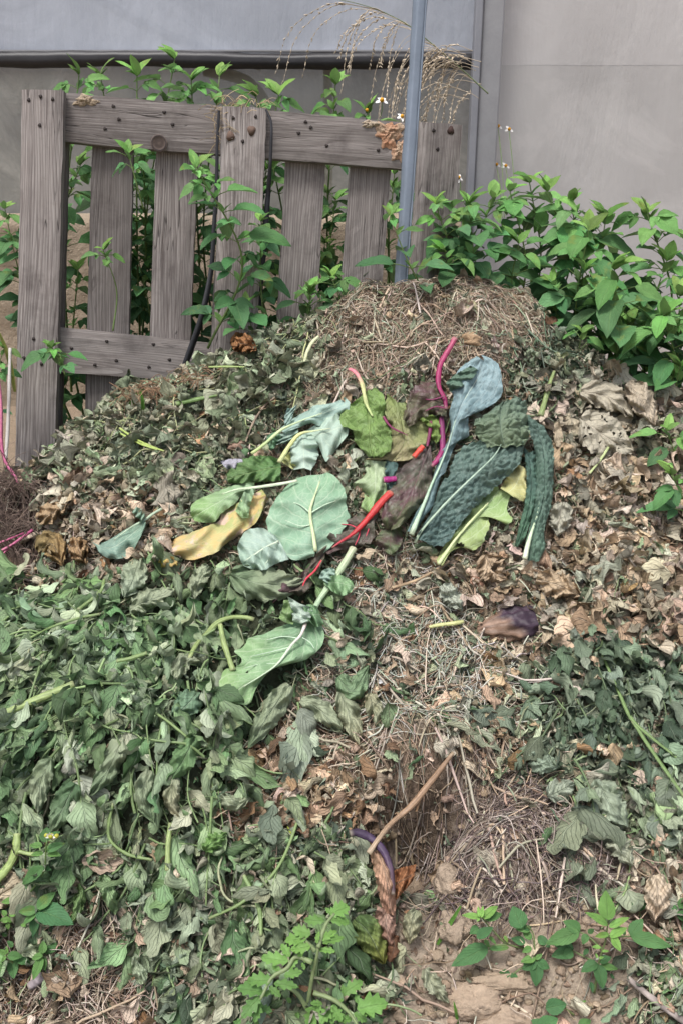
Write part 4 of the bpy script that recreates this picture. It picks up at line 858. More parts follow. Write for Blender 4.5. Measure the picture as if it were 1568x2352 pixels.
CLODS = [(1200,2020,30,24),(1045,2130,38,34),(1160,2255,90,26),(1080,2300,70,34),(1170,2345,70,30)]
for x_,y_,w_,h_ in CLODS: HERO_POLYS.append([(x_+w_*math.cos(a_),y_+h_*math.sin(a_)) for a_ in np.linspace(0,6.28,12,endpoint=False)])
# ================================================================== the litter of the heap (nobody could count it)
G1 = [(.13,.205,.095),(.18,.26,.135),(.075,.135,.06),(.25,.315,.185),(.135,.22,.105)]
G2 = [(.27,.33,.215),(.34,.39,.275),(.22,.29,.165)]
GG = [(.22,.245,.16),(.29,.305,.215),(.145,.175,.11),(.34,.34,.25),(.24,.285,.19)]
TAN = [(.48,.37,.26),(.56,.455,.345),(.40,.30,.205),(.28,.20,.135),(.62,.53,.42)]
RUST = [(.27,.165,.095),(.19,.125,.08),(.33,.22,.135)]
GT = [(.34,.315,.245),(.40,.365,.285),(.26,.25,.195),(.30,.26,.19)]
DKG = [(.095,.135,.085),(.135,.175,.12),(.07,.105,.065),(.18,.22,.16)]
ROOT = [(.36,.275,.20),(.46,.37,.28),(.28,.21,.15),(.20,.145,.105),(.52,.44,.35)]
curlk = dict(asp=.31, bend=1.5, roll=2.0, ruffle=.06, crump=.05, serr=.13, twist=1.0)
litter('wilted_foliage', 'mass of soft wilted green leaves heaped over the left of the compost', 'wilted leaves',
       {'green':2400,'greymix':1300,'midbrown':200,'darkgreen':1500,'palegreen':1900}, {'*':G1*2+G2,'greymix':GG+G1*2+DKG,'darkgreen':DKG,'palegreen':GG+G2*2}, (.030,.070), M_WILT, 101, curlk, (15,7), (0,.040), .42, 2.6, var=.28, nproto=24)
litter('wilted_crumbs', 'small curled green leaf bits between the larger wilted leaves', 'wilted leaves',
       {'green':2600,'greymix':11000,'leftgrey':4500,'darkgreen':14000,'palegreen':7500,'rightbottom':12000,'oldstems':12000,'under':4000,'midbrown':2200,'mix':2500,'brownleft':900,'soilroots':200,'midroots':1800,'graystraw':1600,'tan':500,'peak':250},
       {'*':G1+GG+DKG,'green':G1*2+DKG,'greymix':GG+DKG*3+G1*2,'darkgreen':DKG*2+GG[:2],'palegreen':GG+G2,'oldstems':DKG+GG[:2],'leftgrey':GG*2+G1*2+DKG}, (.014,.042), M_WILT, 103, dict(curlk, roll=2.4, bend=1.6, asp=.20, crump=.06), (12,5), (0,.022), .5, 1.0, var=.28, nproto=20)
litter('grey_green_litter', 'older grey-green dried leaf litter on the left slope of the heap', 'leaf litter',
       {'leftgrey':9500,'under':4500,'leftbrown':2600,'oldstems':5000,'peak':250,'greymix':4500,'mix':3000,'tan':1500,'greytan':3500,'midbrown':1500,'midroots':1200,'graystraw':1300}, {'*':GG*5+G2*2+GT+RUST[:1],'greytan':GT*2+GG}, (.020,.058), M_DRY, 107, dict(asp=.27,bend=1.4,roll=1.7,ruffle=.08,crump=.085,serr=.16,twist=1.0), (14,7), (0,.024), .38, .8, var=.28, nproto=24)
litter('dry_tan_litter', 'crisp tan dead leaves covering the right side of the heap', 'dead leaves',
       {'tan':6500,'greytan':2800,'leftbrown':4800,'tanlow':5000,'midbrown':5500,'hollow':1500,'brownleft':1500,'under':1800,'midroots':2600,'leftgrey':350,'graystraw':1500,'soilroots':300,'rightbottom':1300,'darkgreen':1200,'greymix':500,'peak':250,'soil':150,'palegreen':700},
       {'*':TAN*3+RUST[:1]+GT,'midbrown':TAN*2+RUST*2,'brownleft':TAN*2+RUST+[(.40,.33,.26)]*3,'greytan':GT+TAN[:2],'midroots':RUST+TAN}, (.020,.056), M_DRY, 109, dict(asp=.30,bend=1.3,roll=1.5,ruffle=.09,crump=.085,serr=.16,twist=1.0), (15,8), (0,.026), .4, .6, var=.24, nproto=24)
litter('dry_broad_litter', 'larger dry grey-tan leaf sheets on the upper right of the heap', 'dead leaves',
       {'greytan':1800,'tan':1700,'leftbrown':400,'palegreen':800,'tanlow':800,'leftgrey':1500,'under':500}, {'*':TAN*2+GT*2,'greytan':GT*2+TAN[:2],'palegreen':G2+GT,'leftgrey':GG*2+G2}, (.045,.085), M_DRY, 113, dict(asp=.36,bend=1.1,roll=1.2,ruffle=.12,crump=.08,serr=.18,twist=.8,lobes=2), (20,11), (.004,.030), .36, .6, var=.22)

def bunches(num, seed):
    """wilted shoots: a limp stem with leaflets hanging to both sides, down the slope"""
    r = np.random.default_rng(seed); X, Y, z = sample({'green':num,'greymix':num*.35,'darkgreen':num*.55,'palegreen':num*.5}, seed)
    pr = [leaf_proto(r, 17, 9, **dict(curlk, asp=.29, roll=1.5, bend=1.9, crump=.03, serr=.12, ruffle=.07)) for _ in range(30)]
    P, D, N, S, T, G = [], [], [], [], [], Geo()
    for x, y, zz in zip(X, Y, z):
        nm = ZN[zz]; h = r.normal(-1.57, .9) if r.random() < .7 else r.uniform(0, 6.28); L = r.uniform(.09,.19); t = np.linspace(0,1,12)
        hd = h + r.normal(0,.8)*t; xs = x+np.cumsum(np.cos(hd))*L/12; ys = y+np.cumsum(np.sin(hd))*L/12*.85
        lf_ = r.uniform(.022,.05)*(1-.6*t)+.006*np.sin(t*6+r.uniform(0,6)); C = np.stack([xs,ys,H(xs,ys)+lf_],1)
        if under_hero(xs[[0,5,11]], ys[[0,5,11]]).any(): continue
        V,F,Lv = tube(C, np.linspace(1,.5,12)*r.uniform(.0012,.0026), 6, False); G.add(V,F,np.array([.15,.215,.09] if nm != 'darkgreen' else [.09,.13,.06])*np.exp(r.normal(0,.2)),Lv)
        base = np.array(pal({'green':G1*2+G2*3,'greymix':GG+G1,'darkgreen':DKG,'palegreen':G2*2+GG}[nm], 1, .18)[0]); sc = r.uniform(.75,1.25)*(.8 if nm in ('greymix','darkgreen') else 1)
        for k in range(r.integers(5,10)):
            q = min(11, 1+int(k*1.3)+r.integers(0,2)); sd = (-1)**k; n0 = normal(C[q:q+1,0], C[q:q+1,1])[0]; tg = nrm(C[min(q+1,11)]-C[q-1])
            pp = np.cross(n0, tg); dn = nrm(np.array([n0[0],n0[1],-1.2*np.hypot(n0[0],n0[1])])+1e-6)
            P.append(C[q]); D.append(nrm(pp*sd*r.uniform(.4,1)+tg*r.uniform(.1,.7)+dn*r.uniform(.7,2.0)+r.normal(0,.15,3)-n0*.1)); N.append(nrm(n0+r.normal(0,.35,3)))
            S.append(r.uniform(.042,.090)*sc); T.append(base*np.exp(r.normal(0,.2))*np.exp(r.normal(0,.03,3)))
    P, D, N, S, T = map(np.array, (P, D, N, S, T)); D = nrm(D-(D*N).sum(-1,keepdims=True)*N)
    uh = under_hero(P[:,0], P[:,1])
    for e in (.35, .7, 1.): uh |= under_hero(P[:,0]+D[:,0]*S*e, P[:,1]+D[:,1]*S*e)
    P, D, N, S, T = (q[~uh] for q in (P, D, N, S, T))
    V, F, T4, Lv = scatter_leaves(pr, (17,9), P, D, N, S, np.clip(T,.01,.8), r.random(len(P))); c = V.mean(0); print('BUNCH', len(P))
    tag(link('wilted_shoots', new_mesh('wilted_shoots', V-c, F, {'tint':T4,'luv':Lv}, M_WILT), None, c), 'limp shoots of wilted leaves hanging down the face of the green pile', 'wilted leaves', None, 'stuff')
    tag(G.build('wilted_stems', M_STEM), 'limp green stems carrying the wilted leaves of the green pile', 'stems', None, 'stuff')
bunches(1000, 131)
litter('leaf_flakes', 'tiny broken flakes of dry leaf and stem dusted over the whole heap', 'leaf flakes',
       {k_:11000 for k_ in ZN if k_ not in ('green','soil','leftdark','hollow')} | {'hollow':9000,'soil':3000,'leftdark':3000,'green':1500,'brownleft':26000,'midbrown':15000}, {'*':TAN+GG+RUST+ROOT,'peak':ROOT+TAN,'greymix':GG+DKG+G1,'darkgreen':DKG+GG,'leftgrey':GG*2+TAN,'palegreen':GG+G2,'graystraw':GT+GG+TAN,'soilroots':ROOT,'rightbottom':GG+DKG+TAN}, (.004,.012), M_DRY, 117, dict(asp=.3,bend=1.2,roll=1.6,ruffle=.05,crump=.08,serr=.3,twist=1.0), (5,3), (0,.020), .8, .2, var=.35, nproto=16)
strands('brown_roots', 'tangle of thin brown roots and dry grass stems over the heap', 'roots',
        {'peak':21000,'midroots':12000,'soilroots':17000,'hollow':4500,'graystraw':7000,'brownleft':20000,'leftdark':9000,'midbrown':6500,'leftgrey':6000,'under':3500,'tan':1800,'soil':2200,'leftbrown':4500,'rightbottom':3000,'tanlow':3500,'oldstems':1500,'mix':3000,'greymix':700},
        {'*':ROOT,'hollow':[(.16,.115,.085),(.10,.075,.055),(.26,.19,.13)],'peak':[(.33,.255,.185),(.41,.33,.25),(.25,.19,.135),(.18,.13,.095),(.47,.39,.31),(.24,.25,.17)],'leftdark':[(.09,.065,.055),(.14,.10,.085),(.20,.16,.13),(.06,.04,.035)],'soilroots':[(.23,.185,.16),(.17,.13,.115),(.34,.285,.245),(.10,.075,.075)],'brownleft':[(.42,.35,.28),(.48,.41,.34),(.29,.22,.17),(.22,.16,.12)],'leftgrey':GG+ROOT[:2]}, (.030,.095), (.0005,.0014), M_STRAW, 201, .34, (0,.024), .009, 10, 3)  # hollow strands in darker browns, the pit's shade painted in
strands('straw_stalks', 'broken dry stalks and coarse straw pieces of mixed width on the heap', 'straw',
        {'peak':1500,'soilroots':1500,'brownleft':1500,'graystraw':1500,'midroots':1100,'midbrown':700,'rightbottom':500,'leftgrey':1100,'tan':250,'leftdark':500,'tanlow':500,'soil':150},
        {'*':ROOT+[(.50,.44,.36),(.40,.34,.27)],'leftdark':[(.20,.16,.13),(.14,.10,.085)]}, (.03,.11), (.0012,.0030), M_STRAW, 205, .07, (.002,.026), .004, 6, 5)
strands('grey_straw', 'pale grey shredded straw strewn across the middle of the heap', 'straw',
        {'graystraw':13000,'midroots':3600,'peak':3800,'soilroots':1200,'midbrown':1000,'rightbottom':1400,'brownleft':1200,'leftgrey':1300,'leftdark':600,'under':900,'tan':400,'greymix':500,'tanlow':700,'soil':250},
        {'*':[(.42,.40,.33),(.50,.47,.38),(.33,.33,.26),(.24,.27,.19)],'peak':[(.30,.33,.25),(.24,.29,.2),(.46,.42,.34)],'graystraw':[(.44,.44,.38),(.58,.56,.49),(.32,.34,.28),(.22,.25,.18)]}, (.018,.055), (.0006,.0017), M_STRAW, 203, .16, (0,.026), .005, 7, 4)
strands('green_stems', 'thin green and olive plant stems tangled in the litter', 'stems',
        {'green':520,'greymix':800,'darkgreen':600,'palegreen':300,'oldstems':1500,'rightbottom':700,'leftgrey':1100,'under':250,'midbrown':250,'tan':120,'greytan':200},
        {'*':[(.15,.21,.095),(.20,.26,.13),(.11,.16,.075),(.24,.26,.16)],'oldstems':DKG,'leftgrey':[(.30,.32,.16),(.22,.24,.12)]}, (.04,.13), (.0009,.0022), M_STEM, 207, .24, (.004,.034), .010, 14, 5)
strands('fibre_roots', 'very fine pale root hairs hanging in the torn soil', 'roots', {'soilroots':6000,'peak':6500,'leftdark':3500,'soil':700,'midroots':3000},
        [(.36,.28,.21),(.30,.22,.16),(.44,.36,.28)], (.02,.06), (.0003,.0006), M_STRAW, 209, .5, (0,.025), .006, 8, 3)

def clods(name, label, dens, size, cols, seed):
    X, Y, z = sample(dens, seed); nn = len(X); r = np.random.default_rng(seed)
    bm = bmesh.new(); bmesh.ops.create_icosphere(bm, subdivisions=2, radius=1); bv = np.array([v.co[:] for v in bm.verts]); bf = np.array([[v.index for v in f.verts] for f in bm.faces]); bm.free()
    Vs = []; 
    for i in range(nn):
        d = bv*(1+.28*np.sin(bv@r.normal(0,2.6,3)+r.uniform(0,6))[:,None]+.16*np.sin(bv@r.normal(0,5,3)+r.uniform(0,6))[:,None])
        Vs.append(d*r.uniform(*size)*np.exp(r.normal(0,.35))*np.array([1,r.uniform(.7,1.2),r.uniform(.55,.9)])+[X[i],Y[i],float(H(X[i],Y[i]))+r.uniform(-.002,.006)])
    V = np.vstack(Vs); F = (bf[None]+(np.arange(nn)*len(bv))[:,None,None]).reshape(-1,3); T = np.repeat(np.c_[pal(cols,nn,.16,.03),np.ones(nn)],len(bv),0)
    c = V.mean(0); o = link(name, new_mesh(name, V-c, F, {'tint':T}, M_SOIL), None, c); print('CLODS', nn)
    tag(o, label, 'soil crumbs', None, 'stuff')
clods('soil_crumbs', 'crumbs and small clods of dry soil on the heap', {'peak':1600,'hollow':3500,'soil':5200,'soilroots':1500,'midroots':700,'brownleft':300,'graystraw':300,'tan':150}, (.003,.0075), [(.36,.275,.2),(.30,.225,.165),(.42,.33,.25)], 301)
def clod(px, py, w, h, label, seed, col=(.36,.285,.215)):
    r = np.random.default_rng(seed)
    bm = bmesh.new(); bmesh.ops.create_icosphere(bm, subdivisions=4, radius=1); bv = np.array([v.co[:] for v in bm.verts]); bf = np.array([[v.index for v in f.verts] for f in bm.faces]); bm.free()
    P = onheap_smooth(np.array([float(px)]), np.array([float(py)]), .005)[0]; s = float((P-CAM)@FWD)/FPX
    d = bv.copy()
    for fq, am in ((2.2,.14),(4.5,.09),(10,.075),(21,.045),(40,.02)): d = d + bv*(am*np.sin(bv@r.normal(0,fq,3)+r.uniform(0,6)))[:,None]+ bv*(am*.7*np.sin(bv@r.normal(0,fq,3)+r.uniform(0,6)))[:,None]
    V = d*np.array([w*s, h*s, h*s*.9]); c = P.copy()
    tag(link('soil_clod', new_mesh('soil_clod', V, bf, {'tint':np.tile([*col,1],(len(V),1))}, M_SOIL), None, c), label, 'clod', 'soil clods on the heap')
clod(1030,2030,32,38,'big pale soil clod left of the torn roots in the lower right',1); clod(1200,2020,30,24,'soil clod stuck in the middle of the torn grey roots',2); clod(1172,2010,14,14,'smaller clod beside the clod in the torn grey roots',3)
clod(1045,2130,38,34,'large clod with fine roots right of the green grass blade',4); clod(1295,1985,28,22,'pale clod at the right of the torn grey roots',5); clod(1160,2255,90,26,'wide flat slab of dry soil between the seedlings at the bottom',6,(.40,.31,.225)); clod(1080,2300,70,34,'flat pale soil lump at the bottom edge below the seedlings',7,(.42,.325,.24))
clod(1170,2345,70,30,'crumbly pale soil lump cut by the bottom edge of the photo',8,(.40,.31,.23)); clod(1075,790,26,26,'tan soil clod beside the top of the long magenta stalk',9,(.36,.25,.155))
clod(805,862,10,9,'small round clod under the pink-ended pale chard stalk',11,(.36,.26,.18)); clod(868,868,12,10,'pale round clod above the light green chard leaf',12,(.38,.28,.19))

# ================================================================== greenhouse
def film_mat(name, c1, c2, see, scale=(1.2,1,.25), streak=.5, rough=.35, haze=.5):
    t = NT(name); tc = t.n('ShaderNodeTexCoord').outputs['Object']
    mp = t.n('ShaderNodeMapping'); t.l(tc, mp.inputs[0]); mp.inputs['Scale'].default_value = scale
    a = t.noise(mp.outputs[0], 3, 6, .6, .4); b = t.noise(tc, 26, 5, .7)
    mp2 = t.n('ShaderNodeMapping'); t.l(tc, mp2.inputs[0]); mp2.inputs['Scale'].default_value = (26,1,1.2)
    st = t.noise(mp2.outputs[0], 2.2, 4, .6)
    f = t.math('ADD', t.math('MULTIPLY', a, .6), t.math('ADD', t.math('MULTIPLY', b, .15), t.math('MULTIPLY', st, streak*.5)))
    col = t.mix(t.rng(f, .3, .75, 0, 1), c1, c2)
    nb = t.bump(t.math('ADD', t.math('MULTIPLY', a, 1.), t.math('MULTIPLY', b, .1)), .5, .03)
    col = t.mix(t.rng(t.noise(tc, 2.6, 6, .7, .8), .5, .78, 0, haze), col, tuple(min(1,x*1.35+.04) for x in c2))
    d = t.bsdf(col, rough, .35, nb)
    tr = t.n('ShaderNodeBsdfTranslucent'); t.l(col, tr.inputs[0])
    m1 = t.n('ShaderNodeMixShader'); m1.inputs[0].default_value = .12; t.l(d, m1.inputs[1]); t.l(tr.outputs[0], m1.inputs[2])
    if not see: return t.done(m1.outputs[0])
    tp = t.n('ShaderNodeBsdfTransparent'); m2 = t.n('ShaderNodeMixShader'); m2.inputs[0].default_value = see
    t.l(m1.outputs[0], m2.inputs[1]); t.l(tp.outputs[0], m2.inputs[2])
    return t.done(m2.outputs[0])
WY = 3.15
def zat(py, Y=WY): return float(at(784, py, Y)[2])
def xat(px, py, Y=WY): return float(at(px, py, Y)[0])
def boxgeo(x0,x1,y0,y1,z0,z1):
    V = np.array([(x,y,z) for x in (x0,x1) for y in (y0,y1) for z in (z0,z1)], float)
    F = np.array([(0,1,3,2),(4,6,7,5),(0,4,5,1),(2,3,7,6),(0,2,6,4),(1,5,7,3)])
    return V, F
gh = empty('greenhouse', (0, WY, .3), 'greenhouse side wall of cloudy plastic film with a black rail and a galvanised corner column', 'greenhouse')
def ghpart(name, V, F, mat, smooth=False, parent=None, bev=0):
    loc = Vector(gh.location); o = link(name, new_mesh(name, np.asarray(V)-np.array(loc), F, None, mat, smooth), gh)
    if bev:
        m = o.modifiers.new('bevel','BEVEL'); m.width = bev; m.segments = 2
    return o
M_F1 = film_mat('upper_film', (.345,.37,.42), (.44,.465,.52), .10, streak=.5)
M_F2 = film_mat('lower_film', (.18,.17,.135), (.36,.34,.285), .18, (1.9,1,1.3), .25, .35, .8)
M_F3 = film_mat('grey_film', (.51,.49,.475), (.59,.57,.555), .10, streak=.45, rough=.6)
M_F4 = film_mat('lower_grey_film', (.46,.44,.42), (.54,.52,.495), .16, streak=.45, rough=.6)
def film(name, x0, x1, z0, z1, y, mat, amp=.006, seed=0):
    xs = np.linspace(x0,x1,70); zs = np.linspace(z0,z1,50); X,Z = np.meshgrid(xs,zs,indexing='ij')
    Yv = y + amp*vnoise(X,Z,2.2,seed)+amp*.4*vnoise(X,Z*.4,7,seed+1)
    V = np.stack([X,Yv,Z],-1).reshape(-1,3); f = gridf(70,50)[:, ::-1]
    return ghpart(name, V, f, mat, True)
xcol = xat(1100, 400)
zr = zat(141)
film('upper_film', -2.2, xcol-.02, zr+.02, 3.4, WY+.01, M_F1, .018, 41)
film('lower_film', -2.2, xcol-.02, .2, zr-.005, WY+.035, M_F2, .012, 43)
film('grey_film', xcol+.03, 2.6, zat(147), 3.4, WY+.02, M_F3, .016, 45)
film('lower_grey_film', xcol+.03, 2.6, .2, zat(147), WY+.0205, M_F4, .016, 45)
def metal_mat(name, col, rough=.5, amt=.25):
    t = NT(name); tc = t.n('ShaderNodeTexCoord').outputs['Object']
    a = t.noise(tc, 14, 6, .65); b = t.noise(tc, 120, 3)
    c = t.mix(t.math('ADD', t.math('MULTIPLY', a, .8), t.math('MULTIPLY', b, .3)), tuple(x*(1-amt) for x in col), tuple(x*(1+amt) for x in col))
    return t.done(t.bsdf(c, rough, .5, t.bump(b, .15, .001), .25))
M_GALV = metal_mat('galvanised_steel', (.29,.29,.30), .55)
M_FLG = metal_mat('galvanised_flange', (.25,.255,.28), .55)
M_GALVB = metal_mat('galvanised_pipe', (.19,.225,.275), .42, .3)
M_BLACK = tint_mat('black_plastic', .5, .4, 30, .6, .3, .003)
# black roller pipe and its lip
V, F, L = tube([(x, WY-.02, zr-.006*(x+.3)+.003*math.sin(x*7)) for x in np.linspace(-2.2, xcol-.03, 60)], .023, 16)
o = ghpart('rail', V, F, M_BLACK, True); o.data.attributes.new('tint','FLOAT_COLOR','POINT').data.foreach_set('color', np.tile([.028,.027,.03,1],(len(V),1)).astype(np.float32).ravel())
V, F = boxgeo(-2.2, xcol-.03, WY-.024, WY-.004, zr+.026, zr+.031); ghpart('rail_lip', V, F, M_GALV)
# column: flange and face
x0, x1, x2 = xat(1064,400), xat(1080,400), xat(1127,400)
V, F = boxgeo(x0, x1, WY-.10, WY-.055, 0.1, 3.4); ghpart('column_flange', V, F, M_FLG, bev=.004)
V, F = boxgeo(x1+.001, x2, WY-.085, WY-.0, 0.1, 3.4); ghpart('column', V, F, M_GALV, bev=.006)
# foundation wall and what stands behind the film
def plaster():
    t = NT('sandy_render'); tc = t.n('ShaderNodeTexCoord').outputs['Object']; a = t.noise(tc, 18, 8, .7); b = t.noise(tc, 4, 4)
    c = t.mix(t.math('ADD', t.math('MULTIPLY', a, .6), t.math('MULTIPLY', b, .4)), (.27,.215,.155), (.38,.31,.235))
    return t.done(t.bsdf(c, .95, .1, t.bump(a, .9, .02)))
xs = np.linspace(-2.2, x0-.01, 90); zs = np.linspace(.1, zat(490, WY-.03), 40)
X, Z = np.meshgrid(xs, zs, indexing='ij'); k = np.clip((Z-zs[-1]+.02)/.02,0,1)
Yf = WY-.05 + .008*vnoise(X,Z,9,51)+.006*vnoise(X,Z,22,52)+.05*k
ghpart('foundation', np.stack([X,Yf,Z],-1).reshape(-1,3), gridf(90,40)[:, ::-1], plaster(), True)
P = at(np.array([160.,230,330,430,520,600]), np.array([-60.,0,55,100,128,150]), WY+.06)
V, F, L = tube(resample(P, 40), .018, 8); ghpart('inner_hoop', V, F, M_GALVB, True)
P = at(np.array([470.,560,620,660]), np.array([160.,185,250,330]), WY+.10)
V, F, L = tube(resample(P, 30), .02, 8); ghpart('inner_hoop', V, F, M_BLACK, True)
V, F = boxgeo(xat(742,250),xat(762,250),WY+.1,WY+.14,.3,zr); ghpart('inner_post', V, F, M_BLACK)
V, F = boxgeo(-2.6, 3.0, 6.2, 6.25, 0, 3.6); ghpart('far_film', V, F, M_F1)
# ================================================================== pole
P0 = at(968,-60,2.26); P1 = at(919,660,2.16); P2 = P1+(P1-P0)*.35
cp = resample(np.array([P0,P1,P2]), 30); c = cp[-1]
pole = empty('metal_pole', c, 'leaning grey galvanised steel pipe standing in front of the right end of the pallet', 'pole')
V, F, L = tube(cp, .0158, 20); link('pipe', new_mesh('pipe', V-c, F, None, M_GALVB), pole)
V, F, L = tube(cp+np.array([.0137,-.0100,0]), .0028, 8); link('seam_strip', new_mesh('seam_strip', V-c, F, None, M_GALVB), pole)

# ================================================================== pallet
def wood_mat():
    t = NT('weathered_wood'); tc = t.n('ShaderNodeTexCoord').outputs['Object']; rnd = t.n('ShaderNodeObjectInfo').outputs['Random']
    cb = t.n('ShaderNodeCombineXYZ')
    for i in range(3): t.l(t.math('MULTIPLY', rnd, 17.3+i*9.1), cb.inputs[i])
    pos = t.vmath('ADD', tc, cb.outputs[0])
    m1 = t.n('ShaderNodeMapping'); t.l(pos, m1.inputs[0]); m1.inputs['Scale'].default_value = (1,.09,1)
    # growth rings: bent bands that run along the board and close into arches
    d = t.noise(m1.outputs[0], 7, 2, .45)
    sx = t.n('ShaderNodeSeparateXYZ'); t.l(pos, sx.inputs[0])
    g = t.math('ADD', t.math('MULTIPLY', sx.outputs[0], 14), t.math('MULTIPLY', d, 2.4))
    wv = t.math('FRACT', t.math('MULTIPLY', g, 10.5)); ring = t.rng(wv, 0, 1, 0, 1)
    m2 = t.n('ShaderNodeMapping'); t.l(pos, m2.inputs[0]); m2.inputs['Scale'].default_value = (170,3.5,170)
    fib = t.noise(m2.outputs[0], 1.6, 5, .7)
    big = t.noise(m1.outputs[0], 6, 4, .6); blot = t.noise(pos, 7, 5, .65)
    c = t.mix(t.math('POWER', ring, 2.0), (.35,.322,.306), (.165,.146,.136))
    c = t.mix(t.rng(fib, .4, .68, 0, .85), c, (.085,.068,.064))
    c = t.mix(t.rng(big, .45, .75, 0, .45), c, (.41,.37,.35))
    m3 = t.n('ShaderNodeMapping'); t.l(pos, m3.inputs[0]); m3.inputs['Scale'].default_value = (34,1.3,34)
    ck = t.noise(m3.outputs[0], 1.5, 2, .5); ck = t.rng(t.math('ABSOLUTE', t.math('SUBTRACT', ck, .5)), 0, .012, 1, 0)
    ck = t.math('MULTIPLY', ck, t.rng(t.noise(pos, 5, 2), .45, .6, 0, 1))
    c = t.mix(t.rng(blot, .52, .74, 0, .7), c, (.085,.07,.068))
    oc = t.n('ShaderNodeSeparateColor'); t.l(t.n('ShaderNodeObjectInfo').outputs['Color'], oc.inputs[0]); bl = oc.outputs[0]; bc = t.n('ShaderNodeCombineXYZ')
    for i_, k_ in enumerate((1.0,.995,.99)): t.l(t.math('MULTIPLY', bl, k_), bc.inputs[i_])
    c = t.mix(1.0, c, bc.outputs[0], 'MULTIPLY')
    c = t.mix(t.math('MULTIPLY', ck, .85, clamp=True), c, (.02,.017,.016))
    h = t.math('SUBTRACT', t.math('SUBTRACT', t.math('MULTIPLY', fib, -.7), t.math('MULTIPLY', ring, .6)), t.math('MULTIPLY', ck, 1.5))
    return t.done(t.bsdf(c, .85, .15, t.bump(h, .5, .003)))
M_WOOD = wood_mat()
M_HOLE = tint_mat('rusty_iron', .8, .3, 200, .8)
pc = at(563, 640, 2.25); 
th = math.radians(8.0); PN = np.array([0.05, -math.cos(th), math.sin(th)]); PN /= np.linalg.norm(PN)   # faces the camera, leans back
pal_root = empty('pallet', pc - np.array([0,0,.42]), 'weathered grey wooden pallet standing on edge behind the heap, leaning back', 'pallet')
def onplane(px, py, off):
    o = pc + PN*off; d = rays(px, py); s = ((o-CAM)@PN)/(d@PN); return CAM + d*s[...,None]
def board(name, quad, off, thick, parent=pal_root, mat=M_WOOD, bev=.004, along=None, notch=True, seed=0):
    """quad: TL, TR, BR, BL pixels; front face at off along the pallet normal"""
    q = np.array(quad, float); W = onplane(q[:,0], q[:,1], off)
    c = W.mean(0); l1 = np.linalg.norm(W[3]-W[0]); l2 = np.linalg.norm(W[1]-W[0])
    ay = nrm((W[0]+W[1]-W[2]-W[3])) if l1 > l2 else nrm(W[1]+W[2]-W[0]-W[3])
    az = PN; ax = np.cross(ay, az); ax /= np.linalg.norm(ax); ay = np.cross(az, ax)
    B = np.stack([ax, ay, az], 1); loc = (W-c)@B
    # subdivide along the length and roughen the edges a little
    r = np.random.default_rng(seed+int(abs(q.sum()))); nL, nW = 26, 6
    if l1 > l2: e0, e1 = (loc[3],loc[2]), (loc[0],loc[1])
    else: e0, e1 = (loc[0],loc[3]), (loc[1],loc[2])
    s, w = np.meshgrid(np.linspace(0,1,nL), np.linspace(0,1,nW), indexing='ij')
    A0, A1 = (np.array(e0[0])[None,None]*(1-w[...,None])+np.array(e0[1])[None,None]*w[...,None]), (np.array(e1[0])*(1-w[...,None])+np.array(e1[1])*w[...,None])
    S = A0*(1-s[...,None])+A1*s[...,None]
    jag = r.normal(0,.0007,(nL,2)); S[:,0,0] += jag[:,0]*(1 if S[0,0,0]<S[0,-1,0] else -1); S[:,-1,0] += jag[:,1]
    rd = .0035
    fr = S.copy(); fr[...,2] = .0008*vnoise(S[...,0]*1.0+q[0,0],S[...,1],60,seed); ed = np.minimum(w,1-w)*(nW-1); fr[...,2] -= np.where(ed<.5, rd, 0)
    bk = S.copy(); bk[...,2] = -thick
    V = np.concatenate([fr.reshape(-1,3), bk.reshape(-1,3)]); m = nL*nW; f = gridf(nL,nW); F = [f, f[:, ::-1]+m]
    rim = [i*nW for i in range(nL)] + [(nL-1)*nW+j for j in range(1,nW)] + [i*nW+nW-1 for i in range(nL-2,-1,-1)] + [j for j in range(nW-2,0,-1)]
    rim = np.array(rim); rn = np.roll(rim,-1); F.append(np.stack([rim, rn, rn+m, rim+m],1))
    F = np.vstack(F)
    # orient outward
    nn = np.cross(V[f[0,1]]-V[f[0,0]], V[f[0,3]]-V[f[0,0]])[2]
    if nn < 0: F = F[:, ::-1]
    o = link(name, new_mesh(name, V, F, None, mat, False), parent)
    Mw = Matrix(((ax[0],ay[0],az[0],c[0]-parent.location[0]),(ax[1],ay[1],az[1],c[1]-parent.location[1]),(ax[2],ay[2],az[2],c[2]-parent.location[2]),(0,0,0,1)))
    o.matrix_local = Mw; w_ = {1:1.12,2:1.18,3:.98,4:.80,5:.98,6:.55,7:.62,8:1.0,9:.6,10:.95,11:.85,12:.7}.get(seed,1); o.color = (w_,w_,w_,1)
    return o, B, c
NAILR = .0042
def nails(bo, B, c, pix, off, name='nail', r=NAILR, col=(.035,.028,.026)):
    for (x, y) in pix:
        w = onplane(np.array([x], float), np.array([y], float), off)[0]; l = (w-c)@B
        a = np.linspace(0,2*np.pi,12,endpoint=False); rr = r*(1+.15*np.sin(a*3+x))
        V = np.vstack([np.stack([rr*np.cos(a), rr*np.sin(a)*1.15, np.full(12,.0016)],1), np.stack([rr*.8*np.cos(a), rr*.8*np.sin(a), np.full(12,-.002)],1)])
        j = np.arange(12); F = [np.stack([j,(j+1)%12,(j+1)%12+12,j+12],1)[:, ::-1]]
        me = new_mesh(name, np.vstack([V,[0,0,.0012]]), [F[0], np.stack([j,(j+1)%12,np.full(12,24)],1)], {'tint':np.tile([*col,1],(25,1))}, M_HOLE)
        o = link(name, me, bo); o.location = l
